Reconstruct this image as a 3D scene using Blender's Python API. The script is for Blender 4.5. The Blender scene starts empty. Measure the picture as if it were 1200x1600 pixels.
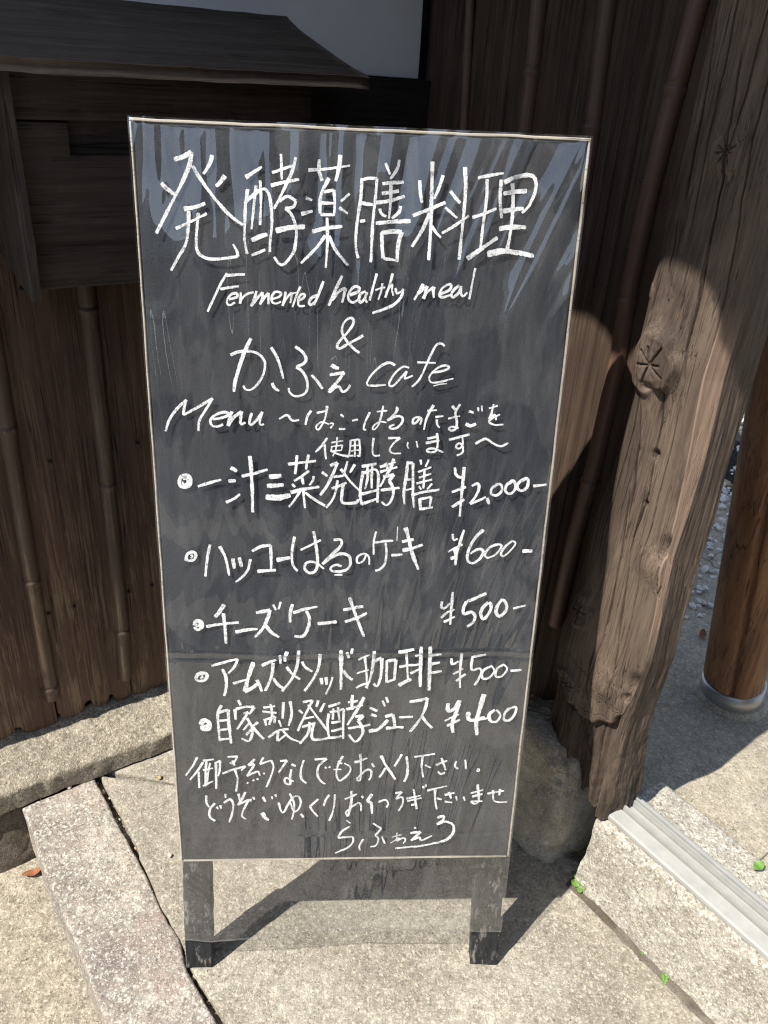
import bpy, math, random
import numpy as np
from mathutils import Matrix, Vector
rng = np.random.default_rng(7); random.seed(7)
SC = bpy.context.scene
COL = SC.collection
# ------------------------------------------------------------------ camera, sky, sun, exposure
R = np.array([[0.9971705884748696, 0.030183788426208282, 0.06884588874380648],
              [-0.044687520067456306, -0.4984247057932516, 0.86578047922388],
              [0.06044702665064174, -0.8664073819925316, -0.4956656185352623]])
FPX = 1230.0
CAM = np.array([0, 0, 1.5054])
cd = bpy.data.cameras.new('camera'); cd.sensor_fit = 'AUTO'; cd.sensor_width = 36; cd.lens = 36 * FPX / 1600
cd.clip_start = 0.02; cd.clip_end = 2000
co = bpy.data.objects.new('camera', cd); COL.objects.link(co)
co.matrix_world = Matrix(((R[0, 0], -R[0, 1], -R[0, 2], CAM[0]), (R[1, 0], -R[1, 1], -R[1, 2], CAM[1]),
                          (R[2, 0], -R[2, 1], -R[2, 2], CAM[2]), (0, 0, 0, 1)))
SC.camera = co
SUN_AZ, SUN_EL = math.radians(31.0), math.radians(54)        # direction the light travels towards, height of the sun
SUN = np.array([math.cos(SUN_AZ) * math.cos(SUN_EL), math.sin(SUN_AZ) * math.cos(SUN_EL), -math.sin(SUN_EL)])
w = bpy.data.worlds.new('World'); SC.world = w; w.use_nodes = True
nt = w.node_tree; nt.nodes.clear()
sky = nt.nodes.new('ShaderNodeTexSky'); sky.sky_type = 'NISHITA'; sky.sun_disc = False
sky.sun_elevation = SUN_EL; sky.sun_rotation = math.atan2(-SUN[0], -SUN[1]); sky.air_density = 1.0; sky.dust_density = 0.3; sky.ozone_density = 2.0
bg = nt.nodes.new('ShaderNodeBackground'); bg.inputs[1].default_value = 0.135
wo = nt.nodes.new('ShaderNodeOutputWorld')
hs_ = nt.nodes.new('ShaderNodeHueSaturation'); hs_.inputs['Saturation'].default_value = .7
nt.links.new(sky.outputs[0], hs_.inputs['Color']); nt.links.new(hs_.outputs[0], bg.inputs[0]); nt.links.new(bg.outputs[0], wo.inputs[0])
sl = bpy.data.lights.new('sun', 'SUN'); sl.energy = 4.7; sl.angle = math.radians(0.55); sl.color = (1.0, 0.945, 0.86)
so = bpy.data.objects.new('sun', sl); COL.objects.link(so)
so.rotation_euler = Vector(SUN).to_track_quat('-Z', 'Y').to_euler()
SC.view_settings.view_transform = 'Standard'; SC.view_settings.look = 'None'
SC.view_settings.exposure = 0.70; SC.view_settings.gamma = 1.0
SC.cycles.use_denoising = True; SC.cycles.denoiser = 'OPENIMAGEDENOISE'; SC.cycles.denoising_input_passes = 'RGB_ALBEDO_NORMAL'; SC.cycles.denoising_prefilter = 'NONE'; SC.cycles.pixel_filter_type = 'BLACKMAN_HARRIS'; SC.cycles.filter_width = 1.2
SC.cycles.max_bounces = 8; SC.cycles.sample_clamp_indirect = 4.0

# ------------------------------------------------------------------ geometry helpers
UP = np.array([0, 0, 1.0])
def ray(px, py):
    return R @ np.array([(px - 600) / FPX, (py - 800) / FPX, 1.0])
def pl(px, py, n, c):                 # the point where the sight line through a pixel meets the plane n.p = c
    r = ray(px, py); return CAM + r * ((c - n @ CAM) / (r @ n))
def gnd(px, py, h=0.0): return pl(px, py, UP, h)
A1 = math.radians(30.2); U1 = np.array([math.cos(A1), math.sin(A1), 0]); N1 = np.array([math.sin(A1), -math.cos(A1), 0])
A2 = math.radians(-55.0); U2 = np.array([math.cos(A2), math.sin(A2), 0]); N2 = np.array([math.sin(A2), -math.cos(A2), 0])
C1, C2 = -1.533, -1.145               # faces of the two boarded walls
def w1(s, z, out=0.0): return U1 * s + N1 * (C1 + out) + UP * z
A2W = math.radians(-61.5); U2W = np.array([math.cos(A2W), math.sin(A2W), 0]); N2W = np.array([math.sin(A2W), -math.cos(A2W), 0])
C2W = float(pl(985, 560, N2, C2) @ N2W)
def w2(a, z, out=0.0): return U2W * a + N2W * (C2W + out) + UP * z
CORNER = np.linalg.solve(np.array([N1[:2], N2W[:2]]), np.array([C1, C2W]))
S_COR = float(CORNER @ U1[:2]); A_COR = float(CORNER @ U2W[:2])

def _h(ix, iy, iz, seed):
    n = (ix * 374761393 + iy * 668265263 + iz * 2147483647 + seed * 1274126177) & 0xffffffff
    n = ((n ^ (n >> 13)) * 1274126177) & 0xffffffff
    return ((n ^ (n >> 16)) & 0xffff) / 32767.5 - 1.0
def vnoise(p, seed=0):                # value noise in -1..1 of an (n, 3) array
    p = np.asarray(p, float); i = np.floor(p).astype(np.int64); f = p - i; f = f * f * f * (f * (f * 6 - 15) + 10)
    r = 0
    for dx in (0, 1):
        wx = f[:, 0] if dx else 1 - f[:, 0]
        for dy in (0, 1):
            wy = f[:, 1] if dy else 1 - f[:, 1]
            for dz in (0, 1):
                wz = f[:, 2] if dz else 1 - f[:, 2]
                r = r + wx * wy * wz * _h(i[:, 0] + dx, i[:, 1] + dy, i[:, 2] + dz, seed)
    return r
def fbm(p, octv=4, seed=0, gain=0.5):
    a, r, p = 1.0, 0, np.asarray(p, float)
    for k in range(octv): r = r + a * vnoise(p * 2 ** k, seed + k); a *= gain
    return r

def set_props(o, label=None, cat=None, group=None, kind=None):
    if label: o['label'] = label
    if cat: o['category'] = cat
    if group: o['group'] = group
    if kind: o['kind'] = kind
    return o
def thing(name, loc, label, cat, group=None):
    o = bpy.data.objects.new(name, None); COL.objects.link(o); o.location = loc; o.empty_display_size = 0.05
    return set_props(o, label, cat, group)
def wloc(o):
    v = Vector((0, 0, 0))
    while o is not None: v += o.location; o = o.parent
    return np.array(v)
def mesh(name, verts, faces, mat, parent=None, smooth=True, label=None, loc=None):
    verts = np.asarray(verts, float)
    base = wloc(parent) if parent is not None else (np.zeros(3) if loc is None else np.asarray(loc, float))
    me = bpy.data.meshes.new(name); me.from_pydata((verts - base).tolist(), [], [list(map(int, f)) for f in faces])
    if smooth: me.polygons.foreach_set('use_smooth', [True] * len(me.polygons))
    me.update()
    o = bpy.data.objects.new(name, me); COL.objects.link(o)
    if parent is not None: o.parent = parent
    elif loc is not None: o.location = loc
    if mat: me.materials.append(mat)
    if label: o['label'] = label
    return o
def grid_faces(nu, nv, wrap=False, off=0):
    f = []
    for i in range(nu - (0 if wrap else 1)):
        i2 = (i + 1) % nu
        for j in range(nv - 1): f.append((off + i * nv + j, off + i2 * nv + j, off + i2 * nv + j + 1, off + i * nv + j + 1))
    return f
def join(*parts):                     # several (verts, faces) as one
    V, F, n = [], [], 0
    for v, f in parts:
        V.append(np.asarray(v, float)); F += [tuple(k + n for k in q) for q in f]; n += len(v)
    return np.vstack(V), F
def ladder(L, H, r, step, hstep):     # positions and drops of a rounded, subdivided edge profile
    pos, drop = [], []
    nh = max(1, int(round((H - r) / hstep)))
    for k in range(nh): pos.append(0.0); drop.append(H - (H - r) * k / nh)
    for a in (0, 22, 45, 67): pos.append(r * (1 - math.cos(math.radians(a)))); drop.append(r * (1 - math.sin(math.radians(a))))
    n = max(1, int(round((L - 2 * r) / step))); mid = np.linspace(r, L - r, n + 1)
    P = pos + list(mid) + [L - p for p in reversed(pos)]
    return np.array(P) / L, np.array(drop + [0.0] * len(mid) + list(reversed(drop)))
def block(p00, p10, p11, p01, H, r=0.006, step=0.03, hstep=None, amp=0.0, freq=30, seed=0, octv=3, curves=None, fine=None):
    """a rounded rough block under the quad p00..p01 (u along p00->p10, v along p00->p01); H = thickness vector"""
    P = [np.asarray(p, float) for p in (p00, p10, p11, p01)]; Hv = np.asarray(H, float); Hl = np.linalg.norm(Hv); hd = Hv / Hl
    hstep = hstep or step
    Lu = max(np.linalg.norm(P[1] - P[0]), np.linalg.norm(P[2] - P[3])); Lv = max(np.linalg.norm(P[3] - P[0]), np.linalg.norm(P[2] - P[1]))
    u, du = ladder(Lu, Hl, r, step, hstep); v, dv = ladder(Lv, Hl, r, step, hstep)
    Ug, Vg = np.meshgrid(u, v, indexing='ij'); D = np.maximum(du[:, None], dv[None, :])
    a, b = Ug[..., None], Vg[..., None]
    if curves:                         # curved ends: curves = (fn at u=0 of v, fn at u=1 of v)
        c0 = np.array([curves[0](t) for t in v]); c1 = np.array([curves[1](t) for t in v])
        X = (1 - a) * c0[None] + a * c1[None]
    else:
        X = (1 - a) * (1 - b) * P[0] + a * (1 - b) * P[1] + a * b * P[2] + (1 - a) * b * P[3]
    X = X + D[..., None] * hd
    nu, nv = len(u), len(v); X = X.reshape(-1, 3)
    if amp:
        q = X * freq
        nrm = np.stack([fbm(q, octv, seed), fbm(q + 31.7, octv, seed + 9), fbm(q + 77.1, octv, seed + 19)], 1)
        X = X + amp * nrm
        if fine: X = X + fine[0] * np.stack([fbm(X * fine[1] + k * 13.3, 2, seed + 40 + k) for k in range(3)], 1)
    F = grid_faces(nu, nv)
    n = np.cross(P[1] - P[0], P[3] - P[0])
    if n @ hd > 0: F = [tuple(reversed(f)) for f in F]
    return X, F
def interp_poly(pts):
    pts = np.array(pts, float); d = np.r_[0, np.cumsum(np.linalg.norm(np.diff(pts, axis=0), axis=1))]; d /= d[-1]
    return lambda t: np.array([np.interp(t, d, pts[:, k]) for k in range(pts.shape[1])])
def tube(path, rad, n=14, squash=None, cap=True):
    path = np.asarray(path, float); rad = np.broadcast_to(np.asarray(rad, float), (len(path),)); V = []
    t = np.gradient(path, axis=0); t /= np.linalg.norm(t, axis=1)[:, None]
    ref = np.array([0.31, -0.9, 0.17]) if abs(t[0] @ np.array([0.31, -0.9, 0.17])) < 0.9 else UP
    for k in range(len(path)):
        a = ref - t[k] * (ref @ t[k]); a /= np.linalg.norm(a); b = np.cross(t[k], a)
        for j in range(n):
            th = 2 * math.pi * j / n; V.append(path[k] + rad[k] * (math.cos(th) * a + math.sin(th) * b))
    F = []
    for k in range(len(path) - 1):
        for j in range(n): F.append((k * n + j, k * n + (j + 1) % n, (k + 1) * n + (j + 1) % n, (k + 1) * n + j))
    if cap: F += [tuple(range(n))[::-1], tuple((len(path) - 1) * n + j for j in range(n))]
    return np.array(V), F

# ------------------------------------------------------------------ materials
class NT:
    def __init__(s, name):
        s.m = bpy.data.materials.new(name); s.m.use_nodes = True; s.t = s.m.node_tree; s.t.nodes.clear()
        s.out = s.n('ShaderNodeOutputMaterial')
    def n(s, typ, **kw):
        x = s.t.nodes.new(typ)
        for k, v in kw.items(): setattr(x, k, v)
        return x
    def l(s, a, b): s.t.links.new(a, b)
    def put(s, sock, val):
        if hasattr(val, 'is_output') or isinstance(val, bpy.types.NodeSocket): s.l(val, sock)
        else: sock.default_value = val
    def coords(s, scale=(1, 1, 1), rotz=0.0, loc=(0, 0, 0)):
        tc = s.n('ShaderNodeTexCoord'); mp = s.n('ShaderNodeMapping'); 
        mp0 = s.n('ShaderNodeMapping'); mp0.inputs['Rotation'].default_value = (0, 0, -rotz); s.l(tc.outputs['Object'], mp0.inputs[0])
        mp.inputs['Scale'].default_value = scale; mp.inputs['Location'].default_value = loc; s.l(mp0.outputs[0], mp.inputs[0]); return mp.outputs[0]
    def noise(s, vec, scale, detail=4, rough=0.55, dist=0.0):
        x = s.n('ShaderNodeTexNoise'); s.l(vec, x.inputs['Vector']); x.inputs['Scale'].default_value = scale
        x.inputs['Detail'].default_value = detail; x.inputs['Roughness'].default_value = rough; x.inputs['Distortion'].default_value = dist
        return x.outputs['Fac']
    def voro(s, vec, scale, feature='F1', out='Distance', rnd=1.0):
        x = s.n('ShaderNodeTexVoronoi'); x.feature = feature; s.l(vec, x.inputs['Vector']); x.inputs['Scale'].default_value = scale
        x.inputs['Randomness'].default_value = rnd; return x.outputs[out]
    def ramp(s, fac, stops, interp='LINEAR'):
        x = s.n('ShaderNodeValToRGB'); x.color_ramp.interpolation = interp; e = x.color_ramp.elements
        while len(e) > 1: e.remove(e[0])
        for i, (p, c) in enumerate(stops):
            if i == 0: e[0].position = p; q = e[0]
            else: q = e.new(p)
            q.color = (c, c, c, 1) if not hasattr(c, '__len__') else (*c, 1)
        s.l(fac, x.inputs[0]); return x.outputs[0]
    def mix(s, fac, a, b, mode='MIX'):
        x = s.n('ShaderNodeMix', data_type='RGBA', blend_type=mode)
        s.put(x.inputs['Factor'], fac)
        for k, v in ((6, a), (7, b)): s.put(x.inputs[k], v if not (hasattr(v, '__len__') and len(v) == 3) else (*v, 1))
        return x.outputs[2]
    def math(s, op, a, b=0.0, clamp=False):
        x = s.n('ShaderNodeMath', operation=op, use_clamp=clamp); s.put(x.inputs[0], a); s.put(x.inputs[1], b); return x.outputs[0]
    def bump(s, h, strength=0.5, dist=0.002, nrm=None):
        x = s.n('ShaderNodeBump'); x.inputs['Strength'].default_value = strength; x.inputs['Distance'].default_value = dist
        s.l(h, x.inputs['Height'])
        if nrm is not None: s.l(nrm, x.inputs['Normal'])
        return x.outputs[0]
    def pbr(s, col, rough, nrm=None, spec=0.4, metal=0.0):
        x = s.n('ShaderNodeBsdfPrincipled'); s.put(x.inputs['Base Color'], col if not (hasattr(col, '__len__') and len(col) == 3) else (*col, 1))
        s.put(x.inputs['Roughness'], rough); x.inputs['Specular IOR Level'].default_value = spec; x.inputs['Metallic'].default_value = metal
        if nrm is not None: s.l(nrm, x.inputs['Normal'])
        s.l(x.outputs[0], s.out.inputs[0]); return x
    def rand(s):
        return s.n('ShaderNodeObjectInfo').outputs['Random']

def wood(name, dark, mid, light, axis='z', rotz=0.0, rough=0.75, bump=0.5, grain=1.0, wear=None, spec=0.3, vary=0.35, worn_attr=None, worn=None, checks=.75, pale_foot=False, stains=0, lines_amt=.7):
    m = NT(name)
    st = {'z': (1, 1, .035), 'x': (.035, 1, 1)}[axis]
    rnd = m.rand(); cb = m.n('ShaderNodeCombineXYZ'); 
    for k in range(3): m.l(m.math('MULTIPLY', rnd, 37.0 + 11 * k), cb.inputs[k])
    base = m.coords(st, rotz); va = m.n('ShaderNodeVectorMath', operation='ADD'); m.l(base, va.inputs[0]); m.l(cb.outputs[0], va.inputs[1]); v = va.outputs[0]
    g1 = m.noise(v, 38 * grain, 7, .65, .4); g2 = m.noise(v, 230 * grain, 5, .6); g3 = m.noise(m.coords((1, 1, 1)), 5, 4, .6)
    fib = m.math('ADD', m.math('MULTIPLY', g1, .65), m.math('MULTIPLY', g2, .35))
    c = m.ramp(fib, [(.30, dark), (.48, mid), (.70, light)])
    c = m.mix(m.ramp(g3, [(.35, .0), (.75, .55)]), c, mid)
    lines = m.ramp(g1, [(.30, 1.0), (.335, 0.0)])
    c = m.mix(m.math('MULTIPLY', lines, lines_amt), c, tuple(x * .35 for x in dark))
    vs_ = m.coords({'z': (1, 1, .016), 'x': (.016, 1, 1)}[axis], rotz); vb = m.n('ShaderNodeVectorMath', operation='ADD'); m.l(vs_, vb.inputs[0]); m.l(cb.outputs[0], vb.inputs[1])
    ck = None
    for sc_, wd_ in ((34 * grain, .011), (75 * grain, .008)):
        q_ = m.math('ABSOLUTE', m.math('SUBTRACT', m.noise(vb.outputs[0], sc_, 3, .5), .5)); q_ = m.ramp(q_, [(0.0, 1.0), (wd_, 0.0)])
        ck = q_ if ck is None else m.math('MAXIMUM', ck, m.math('MULTIPLY', q_, .7))
    ck = m.math('MULTIPLY', ck, m.ramp(m.noise(m.coords((1, 1, .4)), 14, 3, .6), [(.42, 0.0), (.58, 1.0)]))
    c = m.mix(m.math('MULTIPLY', ck, checks), c, tuple(x * .22 for x in dark))
    if wear:                                                     # weathered lighter patches of bare fibre
        k = m.ramp(m.math('MULTIPLY', m.noise(m.coords((1, 1, .25)), 26, 6, .7), m.ramp(g2, [(.4, .75), (.62, 1.15)])), [(.50, 0.0), (.60, 1.0)])
        kz = wear[0]
        if pale_foot:
            sp = m.n('ShaderNodeSeparateXYZ'); m.l(m.coords((1, 1, 1)), sp.inputs[0]); kz = m.ramp(sp.outputs[2], [(.10, 1.0), (.35, .75), (.75, wear[0] * .5)])
            c = m.mix(m.ramp(sp.outputs[2], [(.08, .45), (.5, 0.0)]), c, tuple(.5 * x + .5 * y for x, y in zip(light, wear[1])))  # paler towards the foot of the board
        c = m.mix(m.math('MULTIPLY', k, kz), c, wear[1])
    if stains:
        k2 = m.ramp(m.noise(m.coords((1, 1, .22)), 9, 6, .68, .5), [(.48, 0.0), (.62, 1.0)])
        c = m.mix(m.math('MULTIPLY', k2, stains), c, tuple(x * .8 for x in dark))
    if worn_attr:
        at = m.n('ShaderNodeAttribute'); at.attribute_name = worn_attr
        c = m.mix(m.math('MULTIPLY', at.outputs['Fac'], m.ramp(fib, [(.3, .5), (.6, 1.0)])), c, worn)
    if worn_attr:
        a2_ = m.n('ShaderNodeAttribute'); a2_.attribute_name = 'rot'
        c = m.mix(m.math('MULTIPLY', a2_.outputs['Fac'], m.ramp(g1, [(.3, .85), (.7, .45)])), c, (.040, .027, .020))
    hv = m.n('ShaderNodeHueSaturation'); m.l(c, hv.inputs['Color']); m.l(m.math('ADD', m.math('MULTIPLY', rnd, vary), 1 - vary / 2), hv.inputs['Value']); c = hv.outputs[0]
    h = m.math('ADD', m.math('MULTIPLY', g2, .5), m.math('ADD', g1, m.math('ADD', m.math('MULTIPLY', lines, -1.7 * lines_amt), m.math('MULTIPLY', ck, -1.6 * checks))))
    m.pbr(c, m.ramp(fib, [(.3, min(1, rough + .12)), (.7, rough - .08)]), m.bump(h, bump, .0025), spec)
    return m.m

def stone(name, base, dark, light, speck, sc=1.0, bump=0.6, stain=(.5, .45, .4), stain_amt=.4, pink=None, rough=.85, cracks=False):
    m = NT(name); v = m.coords((1, 1, 1))
    big = m.noise(v, 4.5, 6, .62); mid = m.noise(v, 38, 5, .65); fine = m.noise(v, 420 * sc, 3, .6)
    c = m.ramp(mid, [(.30, dark), (.5, base), (.72, light)])
    c = m.mix(m.ramp(big, [(.36, stain_amt), (.58, 0.0)]), c, stain)
    big2 = m.noise(m.coords((1, 1, 1), 0, (5, 3, 1)), 11, 5, .65, .4)
    c = m.mix(m.ramp(big2, [(.52, 0.0), (.70, .45)]), c, light)
    for sc_, am in ((430 * sc, .7), (190 * sc, .55)):
        vc = m.n('ShaderNodeTexVoronoi'); m.l(v, vc.inputs['Vector']); vc.inputs['Scale'].default_value = sc_
        sep = m.n('ShaderNodeSeparateColor'); m.l(vc.outputs['Color'], sep.inputs[0])
        soft = m.ramp(vc.outputs['Distance'], [(.25, 1.0), (.6, .25)])
        c = m.mix(m.math('MULTIPLY', m.math('MULTIPLY', m.ramp(sep.outputs[0], [(.62, 0.0), (.80, 1.0)]), soft), speck * am), c, tuple(min(.75, x * 1.5) for x in light))
        c = m.mix(m.math('MULTIPLY', m.math('MULTIPLY', m.ramp(sep.outputs[1], [(.68, 0.0), (.85, 1.0)]), soft), speck * am), c, tuple(x * .42 for x in dark))
    if pink: c = m.mix(m.math('MULTIPLY', m.ramp(m.noise(v, 9, 5, .6), [(.5, 0.0), (.66, 1.0)]), pink[0]), c, pink[1])
    c = m.mix(m.ramp(fine, [(.3, .35), (.6, 0.0)]), c, tuple(x * .5 for x in dark))
    pits = m.ramp(m.noise(v, 95, 4, .7), [(.26, 1.0), (.33, 0.0)])
    c = m.mix(m.math('MULTIPLY', pits, .55), c, tuple(x * .4 for x in dark))
    if cracks:
        nv = m.n('ShaderNodeTexNoise'); m.l(v, nv.inputs['Vector']); nv.inputs['Scale'].default_value = 7; nv.inputs['Detail'].default_value = 6
        mx = m.n('ShaderNodeVectorMath', operation='MULTIPLY_ADD'); m.l(nv.outputs['Color'], mx.inputs[0]); mx.inputs[1].default_value = (.16, .16, 0); m.l(v, mx.inputs[2])
        dd = m.ramp(m.voro(mx.outputs[0], 1.25, 'DISTANCE_TO_EDGE'), [(0.0, .9), (.0012, .6), (.003, 0.0)])
        c = m.mix(m.math('MULTIPLY', dd, .85), c, (.03, .027, .024)); pits = m.math('MAXIMUM', pits, dd)
    h = m.math('ADD', m.math('MULTIPLY', mid, 1.2), m.math('ADD', m.math('MULTIPLY', fine, .45), m.math('MULTIPLY', pits, -.9)))
    m.pbr(c, rough, m.bump(h, bump, .006), .3)
    return m.m

def simple(name, col, rough=.6, metal=0.0, spec=.4, nscale=60, namp=.25, bump=.15):
    m = NT(name); v = m.coords((1, 1, 1)); n = m.noise(v, nscale, 5, .6)
    c = m.mix(m.ramp(n, [(.3, namp), (.65, 0.0)]), col, tuple(x * .55 for x in col))
    m.pbr(c, rough, m.bump(n, bump, .002), spec, metal); return m.m

M_wall = wood('charred_boards', (.030, .018, .013), (.094, .056, .040), (.172, .114, .080), 'z', wear=(.5, (.235, .165, .105)), bump=.75, pale_foot=True)
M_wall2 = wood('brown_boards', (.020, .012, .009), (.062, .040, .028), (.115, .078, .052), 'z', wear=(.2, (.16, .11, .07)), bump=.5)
M_bamboo = wood('bamboo', (.040, .025, .017), (.085, .056, .039), (.135, .094, .066), 'z', rough=.5, checks=.3, bump=.2, grain=.8, spec=.45, wear=(.25, (.26, .19, .12)))
M_bamboo2 = wood('red_brown_bamboo', (.060, .032, .022), (.130, .074, .052), (.20, .122, .088), 'z', rough=.42, checks=.2, bump=.15, grain=.8, spec=.45)
M_box = wood('smoked_box_boards', (.024, .018, .014), (.064, .048, .038), (.118, .092, .073), 'x', rotz=A1, bump=.55, wear=(.18, (.15, .12, .10)))
M_boxside = wood('smoked_side_boards', (.020, .016, .014), (.050, .041, .036), (.090, .076, .066), 'z', bump=.5, wear=(.25, (.17, .14, .11)))
M_beam = wood('black_beam', (.010, .008, .007), (.024, .019, .016), (.045, .036, .03), 'x', rotz=A1, bump=.4)
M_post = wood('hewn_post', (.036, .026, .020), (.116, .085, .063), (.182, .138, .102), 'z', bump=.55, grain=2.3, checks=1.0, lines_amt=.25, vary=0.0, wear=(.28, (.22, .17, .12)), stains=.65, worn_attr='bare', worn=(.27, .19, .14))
M_cedar = wood('cedar_log', (.07, .030, .013), (.26, .125, .056), (.44, .24, .115), 'z', rough=.6, bump=.6, grain=.7, checks=1.0, wear=(.6, (.055, .035, .026)))
M_edge = wood('bare_edge_wood', (.30, .25, .19), (.54, .48, .40), (.68, .63, .55), 'x', bump=.3, vary=0)
M_conc = stone('weathered_concrete', (.375, .342, .275), (.255, .231, .182), (.50, .458, .375), 0.8, .8, .8, (.215, .195, .155), .75)
M_street = stone('street_asphalt', (.060, .060, .060), (.035, .035, .036), (.095, .094, .09), .5, .9, .7, (.045, .045, .046), .5)
M_refl_strip = stone('reflected_strip_concrete', (.21, .20, .175), (.14, .13, .115), (.29, .28, .25), .6, .8, .7, (.13, .12, .105), .6)
M_gutter = stone('roadside_concrete', (.365, .325, .25), (.24, .212, .16), (.48, .43, .34), 1.0, .75, .8, (.215, .19, .15), .7)
M_inner = stone('inner_concrete', (.37, .33, .255), (.26, .23, .175), (.48, .43, .335), .8, .9, .7, (.25, .225, .175), .6, cracks=True)
M_granite = stone('pale_granite', (.44, .40, .335), (.29, .255, .21), (.56, .52, .44), 1.1, .8, .8, (.25, .22, .175), .6)
M_slab = stone('pink_granite', (.40, .35, .29), (.27, .232, .195), (.57, .52, .44), 1.1, .8, .7, (.19, .16, .145), .9, pink=(.4, (.34, .235, .205)))
M_sill = stone('grey_sill_granite', (.36, .32, .245), (.235, .205, .155), (.47, .425, .335), 1.0, .8, 1.0, (.20, .18, .135), .6)
M_boulder = stone('mossy_boulder', (.60, .54, .42), (.40, .35, .26), (.72, .66, .54), .6, .8, 1.0, (.20, .18, .125), .7)
M_rock = stone('brown_rock', (.15, .125, .095), (.085, .07, .052), (.22, .19, .145), .4, .7, 1.0, (.08, .07, .055), .5)
M_dirt = stone('joint_dirt', (.09, .072, .052), (.05, .04, .03), (.14, .115, .085), .4, .8, .9)
M_plaster = simple('white_plaster', (.84, .85, .86), .9, nscale=9, namp=.12, bump=.1)
M_alu = simple('painted_aluminium', (.40, .40, .375), .5, 0.1, .5, nscale=38, namp=.35, bump=.05)
M_steel = simple('steel_collar', (.42, .42, .41), .38, .8, .5, nscale=70, namp=.3, bump=.08)
M_leaf = simple('green_leaf', (.13, .27, .045), .5, nscale=120, namp=.3)
M_deadleaf = simple('dry_leaf', (.30, .115, .05), .7, nscale=160, namp=.4)
M_pebble = simple('pebble_stone', (.48, .43, .34), .8, nscale=160, namp=.4)
M_nail = simple('iron_nail', (.06, .045, .04), .5, .6)
M_tile = simple('roof_tile', (.10, .105, .11), .5, nscale=20)

def board_mat():
    m = NT('chalkboard_paint'); v = m.coords((1, 1, 1)); n = m.noise(v, 7, 5, .6); f = m.noise(v, 300, 4, .6)
    s = m.noise(m.coords((1, 1, .07)), 60, 5, .6)
    c = m.ramp(n, [(.3, (.027, .031, .039)), (.7, (.041, .0465, .057))])
    c = m.mix(m.ramp(s, [(.52, 0.0), (.75, .4)]), c, (.085, .09, .098))
    c = m.mix(m.ramp(f, [(.68, 0.0), (.76, .35)]), c, (.14, .145, .15))
    m.pbr(c, .6, m.bump(f, .35, .0015), .35); return m.m
def leg_mat():
    m = NT('worn_black_paint'); v = m.coords((1, 1, .08)); g = m.noise(v, 150, 6, .7); n = m.noise(m.coords((1, 1, .35)), 55, 5, .7)
    c = m.ramp(g, [(.35, (.012, .013, .0145)), (.65, (.032, .034, .038))])
    chips = m.math('MULTIPLY', m.ramp(n, [(.53, 0.0), (.60, 1.0)]), m.ramp(g, [(.45, .1), (.6, 1.0)]))
    c = m.mix(chips, c, (.26, .24, .215))
    m.pbr(c, .7, m.bump(g, .5, .0015), .3); return m.m
def chalk_mat():
    m = NT('white_chalk'); v = m.coords((1, 1, 1)); f = m.noise(v, 480, 3, .7); b = m.noise(v, 120, 4, .6)
    a = m.ramp(m.math('ADD', m.math('MULTIPLY', f, .5), m.math('MULTIPLY', b, .5)), [(.37, .35), (.50, 1.0)])
    d = m.n('ShaderNodeBsdfDiffuse'); d.inputs[0].default_value = (.74, .75, .755, 1)
    t = m.n('ShaderNodeBsdfTransparent'); x = m.n('ShaderNodeMixShader'); m.l(a, x.inputs[0]); m.l(t.outputs[0], x.inputs[1]); m.l(d.outputs[0], x.inputs[2])
    m.l(x.outputs[0], m.out.inputs[0]); return m.m
def film_mat():
    m = NT('clear_plastic_film'); v = m.coords((1, 1, 1))
    fr = m.n('ShaderNodeFresnel'); ge = m.n('ShaderNodeNewGeometry'); m.l(m.math('ADD', 1.6, m.math('MULTIPLY', ge.outputs['Backfacing'], 1 / 1.6 - 1.6)), fr.inputs[0])   # a thin sheet: the same from both sides
    gl = m.n('ShaderNodeBsdfGlossy'); gl.inputs['Roughness'].default_value = .012; gl.inputs[0].default_value = (1, 1, 1, 1)
    tr = m.n('ShaderNodeBsdfTransparent'); tr.inputs[0].default_value = (.97, .975, .98, 1)
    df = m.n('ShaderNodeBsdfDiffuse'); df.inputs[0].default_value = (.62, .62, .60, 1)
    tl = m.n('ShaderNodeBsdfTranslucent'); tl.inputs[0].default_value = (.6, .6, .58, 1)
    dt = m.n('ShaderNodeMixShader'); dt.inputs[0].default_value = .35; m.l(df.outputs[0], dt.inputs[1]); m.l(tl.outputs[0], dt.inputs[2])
    glare_streaks = m.noise(m.coords((1, 1, .10)), 42, 5, .62, .6); spots = m.noise(v, 620, 3, .6); glare_patch = m.noise(m.coords((1, 1, .45)), 11, 4, .6, .8)
    k = m.math('ADD', m.ramp(glare_streaks, [(.46, 0.0), (.66, .045)]), m.math('ADD', m.ramp(glare_patch, [(.475, .0), (.52, .05)]), m.math('ADD', m.ramp(spots, [(.70, 0.0), (.74, .10)]), .018)))  # reflected ground glare painted in as diffuse grey streaks and patches, plus fine specks
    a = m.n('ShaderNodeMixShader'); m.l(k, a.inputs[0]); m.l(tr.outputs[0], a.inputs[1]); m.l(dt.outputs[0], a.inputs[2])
    b = m.n('ShaderNodeMixShader'); m.l(m.math('MULTIPLY', fr.outputs[0], 1.75, True), b.inputs[0]); m.l(a.outputs[0], b.inputs[1]); m.l(gl.outputs[0], b.inputs[2])
    m.l(b.outputs[0], m.out.inputs[0]); return m.m
M_board, M_leg, M_chalk, M_film = board_mat(), leg_mat(), chalk_mat(), film_mat()

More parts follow.
